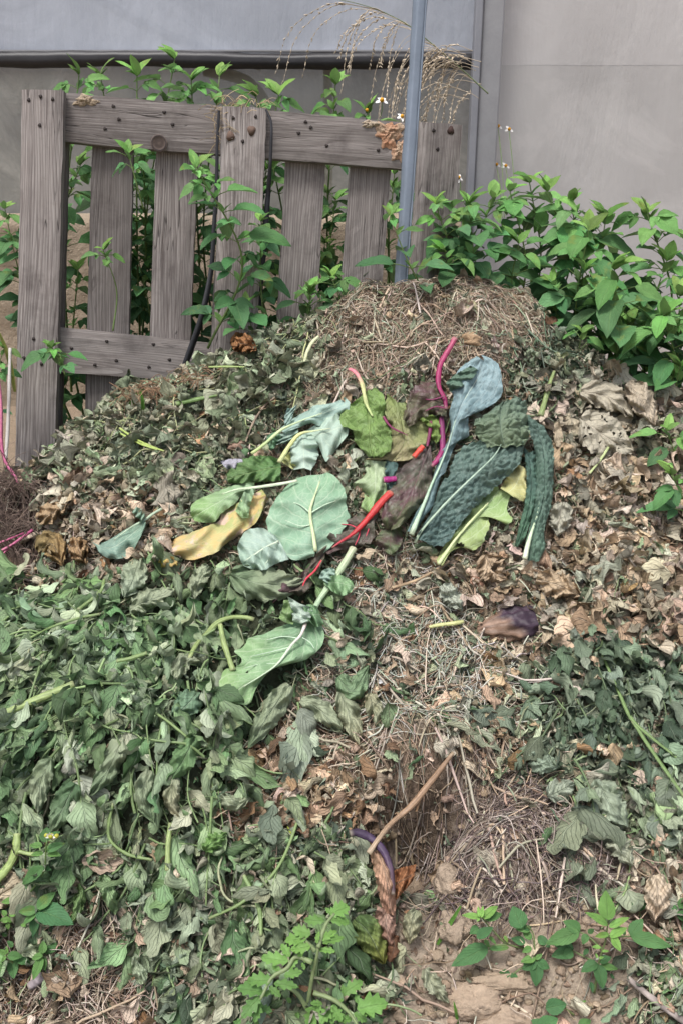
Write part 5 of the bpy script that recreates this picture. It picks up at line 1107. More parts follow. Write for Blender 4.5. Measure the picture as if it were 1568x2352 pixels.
def knot(bo, B, c, x, y, off, r):
    w = onplane(np.array([x], float), np.array([y], float), off)[0]; l = (w-c)@B
    R_ = np.linspace(0,1,8); a = np.linspace(0,2*np.pi,24); RR,AA = np.meshgrid(R_,a,indexing='ij')
    V = np.stack([r*RR*np.cos(AA), r*RR*np.sin(AA), .0012+.0025*np.exp(-((RR-.85)/.12)**2)+.0*RR],-1).reshape(-1,3)
    t = np.where((RR.reshape(-1,1)>.72)&(RR.reshape(-1,1)<.98), np.array([[.035,.03,.03]]), np.array([[.13,.095,.08]])*(.8+.35*np.sin(RR.reshape(-1,1)*40)))
    o = link('knot', new_mesh('knot', V, gridf(8,24), {'tint':np.c_[t,np.ones(len(t))]}, M_HOLE), bo); o.location = l
FO, MO, BO = .0, -.03, -.062
b = board('upright_board', [(50,205),(146,207),(125,1092),(34,1088)], FO, .028, seed=1); nails(*b, [(67,230),(94,222),(148*0+122,250*0+228),(92,288),(78,778),(56,822),(96,836)], FO)
b = board('upright_board', [(512,243),(612,248),(584,905),(478,905)], FO, .028, seed=2); nails(*b, [(536,271),(588,268),(558,325)], FO); nails(*b, [(530,313),(578,300)], FO, 'bolt', .0105, (.13,.085,.065))
b = board('upright_board', [(964,280),(1061,286),(1028,760),(934,755)], FO, .028, seed=3); nails(*b, [(995,300),(1004,343)], FO); nails(*b, [(1034,300)], FO, 'bolt', .009, (.06,.035,.03))
b = board('cross_board', [(100,208),(1010,287),(1005,394),(100,322)], MO, .030, seed=4)
nails(*b, [(261,244),(274,274),(378,258),(242,296),(397,286),(702,280),(714,293),(686,306),(868,345),(905,325),(750,335)], MO); knot(*b, 366, 329, MO, .021)
top_b = b
b = board('cross_board', [(100,748),(560,795),(556,885),(100,852)], MO, .030, seed=5); nails(*b, [(246,784),(353,791),(268,828),(219,838),(165,800),(343,843),(390,826)], MO)
for q, sd in (([(70,212),(159,214),(137,1095),(48,1090)],6), ([(212,300),(306,305),(290,1010),(193,1010)],7), ([(360,320),(456,326),(430,960),(337,955)],8), ([(520,330),(600,335),(570,900),(490,895)],9), ([(656,345),(749,350),(722,830),(630,830)],10), ([(806,355),(899,362),(866,800),(772,800)],11), ([(975,365),(1050,370),(1020,780),(945,775)],12)):
    board('slat', q, BO, .022, seed=sd)
# crumbly mortar stuck to the top board
def crust(px, py, rx, ry, seed, cols):
    bo, B, c = top_b; r = np.random.default_rng(seed); nR, nA = 16, 48
    R_ = np.linspace(0,1,nR); a = np.linspace(0,2*np.pi,nA); RR,AA = np.meshgrid(R_,a,indexing='ij')
    rad = 1+.22*np.sin(AA*3+r.uniform(0,6))+.14*np.sin(AA*7+r.uniform(0,6))+.08*np.sin(AA*13)
    w = onplane(px+rx*RR*rad*np.cos(AA), py+ry*RR*rad*np.sin(AA), MO); l = (w-c)@B
    l[...,2] = .001+(1-RR**3)*.007*(.7+.5*vnoise(l[...,0],l[...,1],160,seed)+.4*vnoise(l[...,0],l[...,1],330,seed+1))
    k = (.5+.5*vnoise(l[...,0],l[...,1],60,seed+2)).reshape(-1,1); T = np.array(cols[0])*(1-k)+np.array(cols[1])*k
    F = gridf(nR,nA); nn = np.cross(l[1,0]-l[0,0] if 0 else l[2,0]-l[1,0], l[1,1]-l[1,0])[2]
    o = link('mortar_crust', new_mesh('mortar_crust', l.reshape(-1,3), F if nn < 0 else F[:, ::-1], {'tint':np.c_[T,np.ones(len(T))]}, M_SOIL), bo)
crust(893,308,30,30,1,[(.46,.37,.27),(.48,.24,.14)]); crust(920,350,20,24,4,[(.46,.37,.27),(.50,.25,.15)]); crust(852,285,22,8,2,[(.44,.37,.28),(.40,.32,.24)]); crust(197,232,26,13,3,[(.40,.33,.24),(.36,.28,.2)])
# black tying straps
def strap(path, offs, label):
    p = np.array(path, float); C = resample(p, 50); W = onplane(C[:,0], C[:,1], 0)+PN*np.interp(np.linspace(0,1,50), np.linspace(0,1,len(offs)), offs)[:,None]
    d = (W-CAM)@FWD; hw = C[:,2]*d/FPX; T = nrm(np.gradient(W, axis=0)); sd = nrm(np.cross(T, PN)); tw = np.linspace(0,.9,50)
    sd = sd*np.cos(tw)[:,None]+PN*np.sin(tw)[:,None]*.6
    A, B_ = W-sd*hw[:,None], W+sd*hw[:,None]; n_ = nrm(np.cross(T, sd))*.0012
    V = np.stack([A-n_,B_-n_,B_+n_,A+n_],1).reshape(-1,3); i,j = np.meshgrid(np.arange(49),np.arange(4),indexing='ij')
    F = np.stack([i*4+j,i*4+(j+1)%4,(i+1)*4+(j+1)%4,(i+1)*4+j],-1).reshape(-1,4); c = V.mean(0)
    tag(link('strap', new_mesh('strap', V-c, F, {'tint':np.tile([.022,.022,.026,1],(len(V),1))}, M_BLACK), None, c), label, 'strap', 'black straps on the pallet')
strap([(504,255,3),(500,330,3.5),(498,420,4.5),(492,520,5),(486,620,6),(468,720,8),(446,790,9),(412,886,9)], [.006,.004,-.004,.0,.004,.02,.03,.04], 'black strap running down the left side of the middle upright board to the litter')
strap([(611,252,2.5),(621,275,3),(624,300,3),(621,380,4),(614,460,6),(606,560,8),(600,640,6),(597,710,5)], [.004,.012,.008,-.02,-.02,-.02,-.02,-.02], 'black strap looped over the right side of the middle upright board')

# ================================================================== living plants
def ovate(base, tip, up, w, fold=.25, droop=.15, nu=9, nv=5, serr=.03, lobes=0, r=None, sharp=.8, wav=.02):
    """one leaf blade from base to tip; up: the side its face looks to; w: width relative to length"""
    base, tip = np.asarray(base, float), np.asarray(tip, float); D = tip-base; L = np.linalg.norm(D); D = D/L
    S = nrm(np.cross(up, D)); Nn = np.cross(D, S); r = r or RG
    u = np.linspace(0,1,nu); v = np.linspace(-1,1,nv); U,Vv = np.meshgrid(u,v,indexing='ij')
    hw = .5*w*np.sin(np.pi*u**.72)**sharp; hw[0] = .012; hw[-1] = .004
    se = 1+serr*np.where(np.arange(nu)%2, 1, -1)
    if lobes: se = 1+.42*(2*((u*lobes+.35) % 1.0)-1)*(1-.25*u)*np.clip(u*5,0,1)
    hw = hw*se
    x = U + (.05*serr*0); y = hw[:,None]*Vv; z = np.abs(Vv)*hw[:,None]*fold*2 - droop*(U**2-U*.35) + wav*np.sin(U*9+Vv*2+r.uniform(0,6))*np.abs(Vv)
    if lobes: x = x + .10*np.abs(Vv)*np.sin(np.pi*U)
    P = base + L*(x[...,None]*D + y[...,None]*S + z[...,None]*Nn)
    luv = np.stack([U,Vv,np.full_like(U, r.random())],-1).reshape(-1,3)
    f = gridf(nu,nv)
    a = np.cross(P[1,0]-P[0,1] if 0 else P[nu//2,nv//2+1]-P[nu//2,nv//2], P[nu//2+1,nv//2]-P[nu//2,nv//2])
    if (a*Nn).sum() > 0: f = f[:, ::-1]
    # gridf winds (u0v0, u0v1, u1v1, u1v0); flip so that the upper face looks along Nn
    q = P.reshape(-1,3); t = f[len(f)//2]; fn = np.cross(q[t[1]]-q[t[0]], q[t[2]]-q[t[0]])
    if (fn*Nn).sum() < 0: f = f[:, ::-1]
    return q, f, luv
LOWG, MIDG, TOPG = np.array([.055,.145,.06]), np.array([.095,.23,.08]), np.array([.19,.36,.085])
def weed(label, base, top, leaf=.06, nodes=6, seed=0, tri=True, dens=1.0, bright=1.0, name='leafy_weed', group='leafy green weeds', cat='weed', face=None, bare=.15, wid=.56):
    r = np.random.default_rng(seed+1000); base, top = np.asarray(base, float), np.asarray(top, float); Lh = np.linalg.norm(top-base)
    mid = (base+top)/2 + np.array([r.normal(0,.09),r.normal(0,.05),0])*Lh
    C = resample(np.array([base, mid, top]), 26); root = empty(name, base, label, cat, group)
    G = Geo(); V,F,L = tube(C, np.linspace(.0034,.0014,26)*max(.7,min(1.2,Lh/.4)), 6)
    sc = np.array([.13,.20,.06])*bright; G.add(V,F,np.array(sc)*r.uniform(.8,1.2),L)
    Lf = Geo(); face = np.array([.0,-.55,.8]) if face is None else np.asarray(face, float)
    az = r.uniform(0,6.28)
    def lf(b, d, ln, tint, up, w=None, droop=.2):
        V,F,L = ovate(b, b+d*ln, up, (w or wid)*r.uniform(.85,1.15), r.uniform(.1,.3), droop*r.uniform(.4,1.5), 10, 5, .035, 0, r); Lf.add(V,F,tint*np.exp(r.normal(0,.22))*np.exp(r.normal(0,.07,3)),L)
    for k in range(nodes):
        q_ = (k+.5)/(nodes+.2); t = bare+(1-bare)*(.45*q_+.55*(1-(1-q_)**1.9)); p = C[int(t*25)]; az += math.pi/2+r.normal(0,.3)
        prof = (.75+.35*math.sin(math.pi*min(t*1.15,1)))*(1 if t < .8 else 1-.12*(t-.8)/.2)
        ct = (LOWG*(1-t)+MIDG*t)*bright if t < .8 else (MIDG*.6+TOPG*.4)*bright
        for s in (0, math.pi):
            if r.random() > dens: continue
            a = az+s+r.normal(0,.25); out = np.array([math.cos(a), math.sin(a)*.8-.18, 0]); el = r.uniform(.15,.7)
            d = nrm(out*math.cos(el)+np.array([0,0,math.sin(el)])); pl = leaf*prof*r.uniform(.35,.6); e = p+d*pl
            V,F,L = tube(np.array([p,(p+e)/2+[0,0,.002],e]), .0011, 5, False); G.add(V,F,sc,L)
            dd = nrm(d*np.array([1,1,.15])+np.array([0,0,r.uniform(-.75,.1)])); up = nrm(face+np.array([r.normal(0,.25),r.normal(0,.25),.35]))
            ln = leaf*prof*r.uniform(.6,1.25); lf(e, dd, ln, ct, up)
            if tri and r.random() < .6:
                sdv = nrm(np.cross(up, dd))
                for q in (-1,1):
                    d2 = nrm(dd*.55+sdv*q*.85+np.array([0,0,r.uniform(-.2,.15)])); lf(e-d*pl*.12, d2, ln*r.uniform(.5,.7), ct, up)
            if r.random() < .6:
                d3 = nrm(d+np.array([0,0,.9])); lf(p, d3, leaf*.38, (MIDG*.5+TOPG*.5)*bright, up, .5)
    for k in range(4):   # the young tip
        a = k*2.4+r.uniform(0,6); d = nrm(np.array([math.cos(a)*.75, math.sin(a)*.55-.12, r.uniform(.35,1.1)])); lf(C[-1], d, leaf*r.uniform(.35,.7), TOPG*bright, nrm(face+[0,0,.3]), .46, .3)
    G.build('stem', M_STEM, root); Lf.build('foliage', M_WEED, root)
    return root
def pw(label, bx, by, tx, ty, Yb, Yt=None, **k):
    return weed(label, at(bx,by,Yb), at(tx,ty,Yt or Yb), **k)
# behind the pallet
BP = [(165,900,182,172,2.55,6,'weed with small white flower peeping over the left end of the pallet, behind it'),(240,900,232,178,2.62,6,'slim weed behind the top board between the left upright and the tall tip'),
 (330,950,315,175,2.56,8,'broad-leaved weed rising behind the top board left of the tallest tip'),(405,900,402,135,2.6,8,'tallest weed behind the pallet, its tip reaching the black rail'),(470,900,440,185,2.55,7,'weed behind the top board just right of the tallest tip'),
 (520,900,505,175,2.58,7,'weed behind the pallet left of the straw-topped middle upright'),(600,880,588,222,2.56,7,'weed behind the straw tuft on the middle upright board'),(650,860,640,218,2.62,6,'low weed just showing over the top board right of the middle upright'),
 (780,850,770,195,2.6,8,'bright weed standing alone above the right half of the top board'),(870,840,845,262,2.58,6,'small weed with a yellow bud behind the mortar-crusted board end')]
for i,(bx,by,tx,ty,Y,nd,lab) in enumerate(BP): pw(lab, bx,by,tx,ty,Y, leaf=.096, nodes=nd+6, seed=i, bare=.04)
BP += [(210,900,205,205,2.58,6,'low leafy weed behind the top board under the small white-flowered one'),(290,920,285,190,2.5,7,'weed whose leaves spread over the top board left of the middle of the left half'),(370,900,345,178,2.62,7,'leaning weed behind the tallest tip'),
 (430,900,420,200,2.5,7,'low weed right behind the top board below the tallest tip'),(560,880,545,195,2.6,7,'arching weed behind the middle upright, left of the straw tuft'),(490,900,475,215,2.5,6,'low weed behind the top board near the straw tuft'),(700,860,690,252,2.52,6,'weed leaves lying on the top board between the straw tuft and the bright weed')]
BG = [(178,1000,185,380,2.42,'weed filling the gap right of the left upright board, upper tip at the top board'),(205,1010,180,620,2.40,'weed low in the gap between the left upright and the first slat'),(318,900,330,350,2.42,'weed in the gap between the two left slats, top leaves below the cross board'),
 (325,900,310,560,2.46,'weed lower down between the two left slats'),(470,850,470,350,2.46,'dark weed in the gap left of the middle upright board'),(620,780,612,390,2.46,'weed in the gap right of the middle upright board'),
 (760,780,770,460,2.48,'leafy weed between the two right slats, upper'),(755,780,745,560,2.44,'leafy weed between the two right slats, lower and wider'),(905,760,905,400,2.46,'weed between the right slat and the leaning pipe'),(165,1060,160,850,2.38,'low weed at the foot of the left upright board, behind it'),
 (300,980,290,870,2.40,'grassy weed at the foot of the first slat'),(640,800,650,640,2.40,'dark leafed weed low at the foot of the third slat')]
for i,(bx,by,tx,ty,Y,lab) in enumerate(BG): pw(lab, bx,by,tx,ty,Y, leaf=.080, nodes=14 if by-ty>400 else 8, seed=30+i, bare=.02, bright=1.05)
# in front of and through the slats
pw('tall bright-tipped weed in front of the second slat, left of the middle upright', 478,800,452,385,2.16,2.10, leaf=.082, nodes=10, seed=50, bare=.1)
pw('small bright weed in front of the gap right of the middle upright', 606,740,600,510,2.20, leaf=.06, nodes=7, seed=51)
pw('small weed sprouting low in front of the middle upright board', 585,790,566,705,2.14, leaf=.065, nodes=3, seed=52)
pw('little leaf cluster sticking out in front of the left upright board near its foot', 150,860,120,800,2.12, leaf=.062, nodes=3, seed=53, bright=1.2)
pw('bluish-green small weed in front of the third slat', 700,770,712,670,2.18, leaf=.07, nodes=5, seed=54)
pw('small weed in front of the fourth slat near the heap', 780,740,760,635,2.2, leaf=.065, nodes=5, seed=55)
pw('weed growing through the first slat at mid height', 260,760,238,575,2.2, leaf=.068, nodes=2, seed=56, bare=.8)
pw('bright sprig hanging over the first gap below the top board', 330,480,295,352,2.2, leaf=.07, nodes=2, seed=57, bare=.6)
pw('tall weed left of the pallet, cut by the left edge of the photo', 75,720,12,480,2.4,2.45, leaf=.07, nodes=7, seed=58, bare=.2)
pw('weed at the far left edge lower down beside the pink stalk', -20,1000,10,800,2.1, leaf=.05, nodes=5, seed=59)
pw('small sprig low behind the left upright board at the heap', 150,1085,140,1020,2.02, leaf=.04, nodes=3, seed=60)
# the stand on the right
RS = [(990,700,895,495,2.12,2.10,.062,5,'weed with big leaves bending left in front of the leaning pipe'),(1010,700,1000,470,2.22,2.2,.066,6,'weed just right of the leaning pipe with an upright tip'),(1060,720,1075,470,2.22,2.2,.07,6,'weed in front of the right upright board whose leaf points up right'),
 (1060,720,1020,580,2.16,2.14,.06,5,'low weed at the foot of the right upright board'),(1110,720,1130,455,2.3,2.28,.074,7,'weed in front of the steel column, upper leaves broad'),(1180,760,1170,440,2.35,2.32,.074,7,'weed at the back right of the steel column'),
 (1210,760,1215,420,2.38,2.38,.074,8,'weed with the narrow upright leaf, highest right of the steel column'),(1240,760,1255,440,2.34,2.32,.074,8,'weed with a narrow top leaf right of the highest one'),(1290,800,1310,465,2.34,2.3,.078,8,'weed of broad leaves in the middle of the right-hand stand'),
 (1240,760,1190,560,2.22,2.18,.07,6,'front weed of the stand with pale leaves above the brown roots'),(1330,850,1350,530,2.22,2.15,.085,8,'big-leaved weed in the front middle of the right-hand stand'),(1350,850,1390,500,2.34,2.3,.08,9,'weed behind the big-leaved one in the stand'),
 (1420,880,1410,620,2.12,2.06,.085,8,'front weed with wide pale leaves right of the big-leaved one'),(1450,900,1485,490,2.26,2.25,.084,10,'tallest weed at the right side with an upright pointed leaf'),(1480,900,1530,600,2.24,2.22,.078,8,'weed right of the tallest one, leaves hanging down'),
 (1390,880,1340,620,2.2,2.14,.08,7,'shaded weed low in the stand above the old stems'),(1520,930,1520,730,2.05,2.0,.085,7,'weed with large hanging leaves at the right edge'),(1570,950,1560,680,2.14,2.1,.075,8,'weed cut by the right edge, upper'),(1540,940,1560,840,2.0,1.98,.065,6,'low weed at the right edge above the curled dry leaf'),
 (1345,870,1335,765,2.06,2.02,.05,3,'small young weed standing alone in front of the stand over the old stems'),(1440,900,1440,740,2.14,2.12,.075,7,'dark weed filling the foot of the stand'),(1280,820,1265,650,2.2,2.18,.07,7,'weed at the left foot of the stand beside the brown roots'),(1390,860,1400,690,2.2,2.18,.075,7,'weed in the shaded middle foot of the stand')]
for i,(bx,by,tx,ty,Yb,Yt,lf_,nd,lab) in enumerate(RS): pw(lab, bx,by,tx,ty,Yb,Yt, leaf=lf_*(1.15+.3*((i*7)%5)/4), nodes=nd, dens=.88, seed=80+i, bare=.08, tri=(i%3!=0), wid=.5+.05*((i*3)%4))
pw('weed leaning in from the right edge beside the grey-tan leaves', 1640,1190,1530,990,1.75,1.78, leaf=.075, nodes=4, seed=120)
pw('weed with pointed leaves at the right edge below the leaning one', 1640,1280,1540,1090,1.62,1.64, leaf=.07, nodes=4, seed=121)

# young plants whose leaves the photograph shows one by one
def leaflets(label, base, topv, stempx, leaves, name='seedling', cat='seedling', group=None, lobes=0, lift=.05, mat=None, seed=0, depth=.012, rad=2.6, stemcol=(.12,.16,.06)):
    """leaves: (base x, base y, tip x, tip y, width ratio, tint 0 dark .. 1 bright, height over the heap)"""
    r = np.random.default_rng(seed); G = Geo(); Lf = Geo()
    pts_ = [onheap_smooth(np.array([float(x)]), np.array([float(y)]), h)[0] for (x,y,h) in stempx[0]]
    root = empty(name, pts_[0], label, cat, group)
    for sp in stempx:
        W = np.array([onheap_smooth(np.array([float(x)]), np.array([float(y)]), h)[0] for (x,y,h) in sp]); C = resample(W, 20); d = float((C[0]-CAM)@FWD)
        V,F,L = tube(C, np.linspace(1,.55,20)*rad*d/FPX, 7); G.add(V,F,stemcol,L)
    for (bx,by,tx,ty,w,k,h) in leaves:
        B_ = onheap_smooth(np.array([float(bx)]), np.array([float(by)]), h)[0]; T_ = onheap_smooth(np.array([float(tx)]), np.array([float(ty)]), h)[0]
        dd = (CAM-B_); dd /= np.linalg.norm(dd); s = float((B_-CAM)@FWD)/FPX; Lp = math.hypot(tx-bx, ty-by)*s
        T_ = T_ + nrm(CAM-T_)*r.normal(0,.16)*Lp
        nh = nrm(dd*.75+np.array([0,0,.55])+r.normal(0,.12,3))
        V,F,L = ovate(B_, T_, nh, w, r.uniform(.08,.24), r.uniform(.05,.25), 24 if lobes else 13, 7, .03, lobes, r, .8, .03 if lobes else .015)
        ct = LOWG*(1-k)+TOPG*k if k <= 1 else TOPG*1.3
        Lf.add(V,F,ct*np.exp(r.normal(0,.1)),L)
    G.build('stem', M_STEM, root); Lf.build('foliage', mat or M_WEED, root); return root
def q2(x, y): return 1003.5+x*.36, 2007+y*.36
def Q(rows): return [(*q2(a,b), *q2(c,d), w, k, h) for (a,b,c,d,w,k,h) in rows]
S = lambda rows: [(*q2(a,b), h) for (a,b,h) in rows]
leaflets('lime-tipped seedling with one long dark leaf to its lower left, bottom right soil', None, None, [S([(560,480,.02),(440,445,.05),(370,380,.07),(300,300,.09),(275,265,.10)]), S([(440,450,.05),(380,455,.05),(315,465,.05)])],
 Q([(320,465,92,582,.42,.12,.05),(455,470,320,480,.3,.3,.05),(290,285,385,198,.42,1,.10),(275,280,155,258,.36,1,.10),(268,275,258,205,.35,1.2,.11),(280,280,290,200,.35,1.2,.11),(270,285,250,305,.5,1.1,.11),(300,290,415,250,.5,.3,.09),(265,345,205,380,.8,.15,.08),(250,410,355,340,.5,.08,.09),(330,400,375,450,.4,.55,.07),(425,395,450,440,.5,.9,.06),(300,420,335,470,.5,.5,.05)]), seed=1, group='seedlings at the bottom right')
leaflets('seedling with rounded dark leaves between the lime-tipped one and the biggest one', None, None, [S([(640,600,.015),(620,480,.05),(610,380,.06),(570,330,.07)]), S([(620,560,.02),(540,600,.02),(480,640,.02)])],
 Q([(535,348,480,205,.9,.12,.07),(550,350,600,340,.7,.1,.06),(590,360,500,350,.5,.35,.06),(600,420,540,350,.6,.4,.055),(600,470,540,500,.6,.5,.05),(640,430,690,450,.6,.1,.05),(625,540,530,560,.55,.6,.045),(625,545,670,510,.5,.5,.045),(630,555,540,610,.7,.12,.04),(635,560,720,600,.7,.12,.04),(632,560,630,722,.6,.1,.04),(465,640,385,635,.6,.1,.02),(465,640,520,690,.7,.12,.02),(465,645,425,750,.6,.1,.02),(560,440,470,410,.6,.08,.04),(640,400,720,470,.6,.08,.04)]), seed=2, group='seedlings at the bottom right')
leaflets('biggest seedling at the bottom right, with a tall upright leaf', None, None, [S([(1000,760,.01),(1030,560,.05),(1070,430,.08),(1088,290,.11)]), S([(1050,480,.06),(960,400,.06),(905,370,.06)]), S([(1075,400,.07),(1180,400,.06),(1240,400,.06)]), S([(1000,560,.03),(900,510,.03),(860,490,.03)])],
 Q([(1088,295,1070,108,.62,.75,.12),(1085,325,955,245,.32,.8,.11),(1095,340,1222,275,.32,.85,.11),(1100,405,1212,335,.4,1,.11),(1095,385,1000,400,.38,.9,.10),(1110,400,1170,495,.62,1,.11),(905,370,690,445,.42,.35,.07),(910,365,805,300,.7,.25,.065),(955,385,925,450,.7,.25,.065),(960,380,1000,350,.6,.25,.065),(1235,400,1495,460,.38,.25,.07),(1230,395,1310,285,.6,.2,.065),(1200,390,1150,330,.5,.2,.06),(1040,470,985,465,.5,1,.09),(1050,495,1095,492,.4,1,.09),(1020,540,1010,505,.5,1,.08),(1030,540,1060,530,.5,1,.08),
    (860,490,800,540,.8,.15,.04),(855,500,730,520,.6,.12,.035),(860,480,820,430,.6,.1,.04),(870,480,730,440,.5,.08,.035),(1020,570,915,620,.6,.15,.05),(1020,575,1060,735,.6,.15,.05),(1030,565,1110,530,.6,.12,.05),(1040,585,1155,605,.4,.5,.05),(980,690,990,760,.5,.08,.03),(960,480,930,520,.6,.1,.045),(1100,640,1130,670,.6,.1,.03)]), seed=3, group='seedlings at the bottom right', rad=3)
leaflets('dark rounded leaf sprout left of the whitish dry leaf, right edge low', None, None, [S([(1300,300,.01),(1290,250,.03)])], Q([(1290,240,1280,120,.75,.12,.03)]), seed=4, group='seedlings at the bottom right')
leaflets('sprout of rounded leaves at the right edge beside the whitish dry leaf', None, None, [S([(1560,330,.01),(1530,240,.04)])], Q([(1530,230,1475,200,.7,.12,.04),(1535,240,1590,310,.75,.15,.05),(1540,220,1600,150,.6,.3,.05),(1500,390,1420,335,.6,.06,.03),(1430,380,1545,420,.5,.06,.03)]), seed=5, group='seedlings at the bottom right')
leaflets('dark flat sprout on the soil near the bottom edge, lowest of the seedlings', None, None, [S([(870,900,.005),(800,850,.02),(760,850,.02)])], Q([(690,860,825,830,.7,.06,.025),(640,990,770,920,.6,.12,.04),(690,1000,600,930,.8,.15,.04),(900,980,980,930,.6,.35,.04),(930,820,905,805,.6,.7,.02),(925,820,950,810,.5,.7,.02)]), seed=6, group='seedlings at the bottom right')
def q3(x, y): return x*.25, 1850.3+y*.25
def Q3(rows): return [(*q3(a,b), *q3(c,d), w, k, h) for (a,b,c,d,w,k,h) in rows]
S3 = lambda rows: [(*q3(a,b), h) for (a,b,h) in rows]
leaflets('upright weed with a tiny white and yellow flower head at the lower left', None, None, [S3([(200,890,.01),(330,730,.06),(400,620,.09),(420,520,.11),(425,380,.14),(440,310,.15)])],
 Q3([(400,560,190,725,.45,.25,.10),(400,570,475,590,.6,.12,.10),(420,340,430,195,.75,.25,.13),(430,410,600,345,.45,.2,.13),(390,370,270,360,.5,.55,.13),(400,440,285,450,.5,.6,.12),(440,440,560,455,.5,.6,.12),(440,430,460,350,.5,.6,.13),(455,290,555,235,.5,.2,.13)]), seed=7, group='weeds at the lower left', rad=2.4, stemcol=(.12,.2,.06))
leaflets('seedling with one very dark broad leaf pointing right, lower left of the photo', None, None, [S3([(320,1110,.01),(340,990,.05),(345,950,.06)])],
 Q3([(345,950,510,790,.55,.3,.07),(345,960,660,1065,.52,.0,.06),(335,990,300,1215,.42,.02,.05),(340,975,215,1085,.55,.35,.06),(345,960,165,975,.5,.35,.06),(350,1000,395,975,.8,.45,.06),(350,950,440,930,.5,.4,.06)]), seed=8, group='weeds at the lower left')
leaflets('cluster of small yellow-green round leaves at the left edge low down', None, None, [S3([(60,1200,.01),(120,1000,.05),(110,940,.06)]), S3([(150,1000,.05),(210,1080,.05)])],
 Q3([(130,870,10,885,.5,.7,.05),(140,870,195,830,.5,.7,.06),(150,1000,80,1000,.8,.75,.06),(60,1010,20,960,.7,.7,.05),(90,1050,0,1050,.7,.8,.05),(70,1040,120,1070,.8,.75,.05),(70,1080,80,1140,.7,.8,.05),(200,1080,240,1110,.7,.75,.05),(190,1120,180,1230,.7,.8,.05),(-10,1100,40,1120,.7,.7,.04),(20,1180,70,1200,.7,.35,.03),(90,930,130,960,.5,.6,.06)]), seed=9, group='weeds at the lower left')
leaflets('spreading weed with light pointed leaves at the lower left corner', None, None, [S3([(120,1580,.01),(120,1450,.03),(70,1380,.05)]), S3([(380,1450,.02),(390,1380,.04),(400,1360,.04)])],
 Q3([(70,1380,210,1385,.6,.3,.05),(60,1370,-10,1320,.5,.7,.05),(60,1380,10,1440,.5,.7,.05),(70,1360,60,1290,.4,.8,.05),(150,1400,280,1450,.6,.15,.035),(110,1410,130,1590,.6,.2,.03),(395,1360,400,1240,.7,.5,.05),(395,1380,285,1400,.5,.5,.05),(390,1390,300,1605,.45,.5,.045),(400,1390,415,1520,.45,.4,.04),(410,1350,555,1260,.5,.25,.03),(430,1340,560,1300,.5,.2,.03),(120,1300,70,1240,.6,.2,.03)]), seed=10, group='weeds at the lower left')
def q4(x, y): return 407.7+x*.34, 2007+y*.34
S4 = lambda rows: [(*q4(a,b), h) for (a,b,h) in rows]
Q4 = lambda rows: [(*q4(a,b), *q4(c,d), w*.86, min(1, k+.3), h) for (a,b,c,d,w,k,h) in rows]
M_TOM = leaf_mat('tomato_leaf', 6, .2, (.3,.45,.16), .3, (.2,.3,.14), .55, .35, .25, .25, .8)
leaflets('tomato seedling with bright green toothed leaves at the bottom of the heap, in the middle', None, None, [S4([(870,1060,.01),(880,900,.05),(910,700,.09),(945,540,.12),(950,480,.13)]), S4([(920,805,.07),(1050,850,.08),(1150,930,.08),(1220,1030,.08)]), S4([(950,500,.13),(980,400,.13),(1010,330,.13),(1060,270,.13)]), S4([(910,600,.12),(800,560,.12),(740,640,.12),(640,700,.12),(560,850,.12)]), S4([(870,900,.06),(800,800,.08),(700,760,.09)]), S4([(930,520,.12),(880,470,.125),(840,420,.13)])],
 Q4([(1030,275,1165,210,.75,.5,.13),(1040,280,1000,225,.5,.5,.13),(990,320,850,310,.5,.45,.13),(1030,310,1165,330,.5,.5,.13),(900,410,775,370,.7,.6,.13),(870,440,720,450,.6,.6,.13),(900,490,760,510,.6,.7,.13),(960,450,1080,385,.4,.7,.13),(980,470,1130,425,.4,.6,.13),(950,510,1070,525,.4,.6,.12),(940,470,955,390,.5,.9,.135),
   (750,590,560,565,.5,.5,.12),(760,560,700,470,.6,.55,.125),(840,560,790,450,.6,.6,.125),(850,590,920,585,.5,.7,.12),(840,600,860,650,.6,.6,.12),(740,650,820,560,.5,.55,.12),(700,660,640,620,.6,.45,.12),(720,690,850,660,.5,.45,.12),(640,720,460,720,.55,.4,.12),(650,740,820,760,.4,.35,.115),(620,760,700,830,.5,.4,.115),(580,800,400,770,.55,.25,.11),(560,830,430,975,.55,.25,.11),(570,830,640,790,.5,.35,.11),(560,860,520,1010,.55,.3,.10),(560,900,640,930,.6,.1,.08),(430,980,370,1060,.6,.15,.08),
   (1120,810,1250,720,.6,.5,.09),(1130,830,1110,745,.5,.5,.09),(1210,910,1420,870,.7,.45,.09),(1220,910,1340,960,.5,.45,.09),(1230,890,1200,810,.6,.4,.09),(960,870,870,1030,.7,.45,.07),(980,880,900,870,.5,.5,.07),(1040,900,960,1010,.7,.45,.07),(1050,900,1110,1000,.7,.45,.07),(1080,990,1180,980,.6,.5,.06),(1060,880,1040,1020,.6,.4,.07),(1190,940,1280,1000,.6,.45,.06),(800,930,820,980,.7,.4,.04),(740,840,770,870,.8,.3,.05),(560,1000,500,1080,.6,.3,.06),(1000,790,1030,775,.7,.6,.07),(1090,860,1120,850,.7,.6,.07)]), name='tomato_seedling', cat='seedling', lobes=4, mat=M_TOM, seed=11, rad=6, stemcol=(.17,.22,.10), lift=.1)
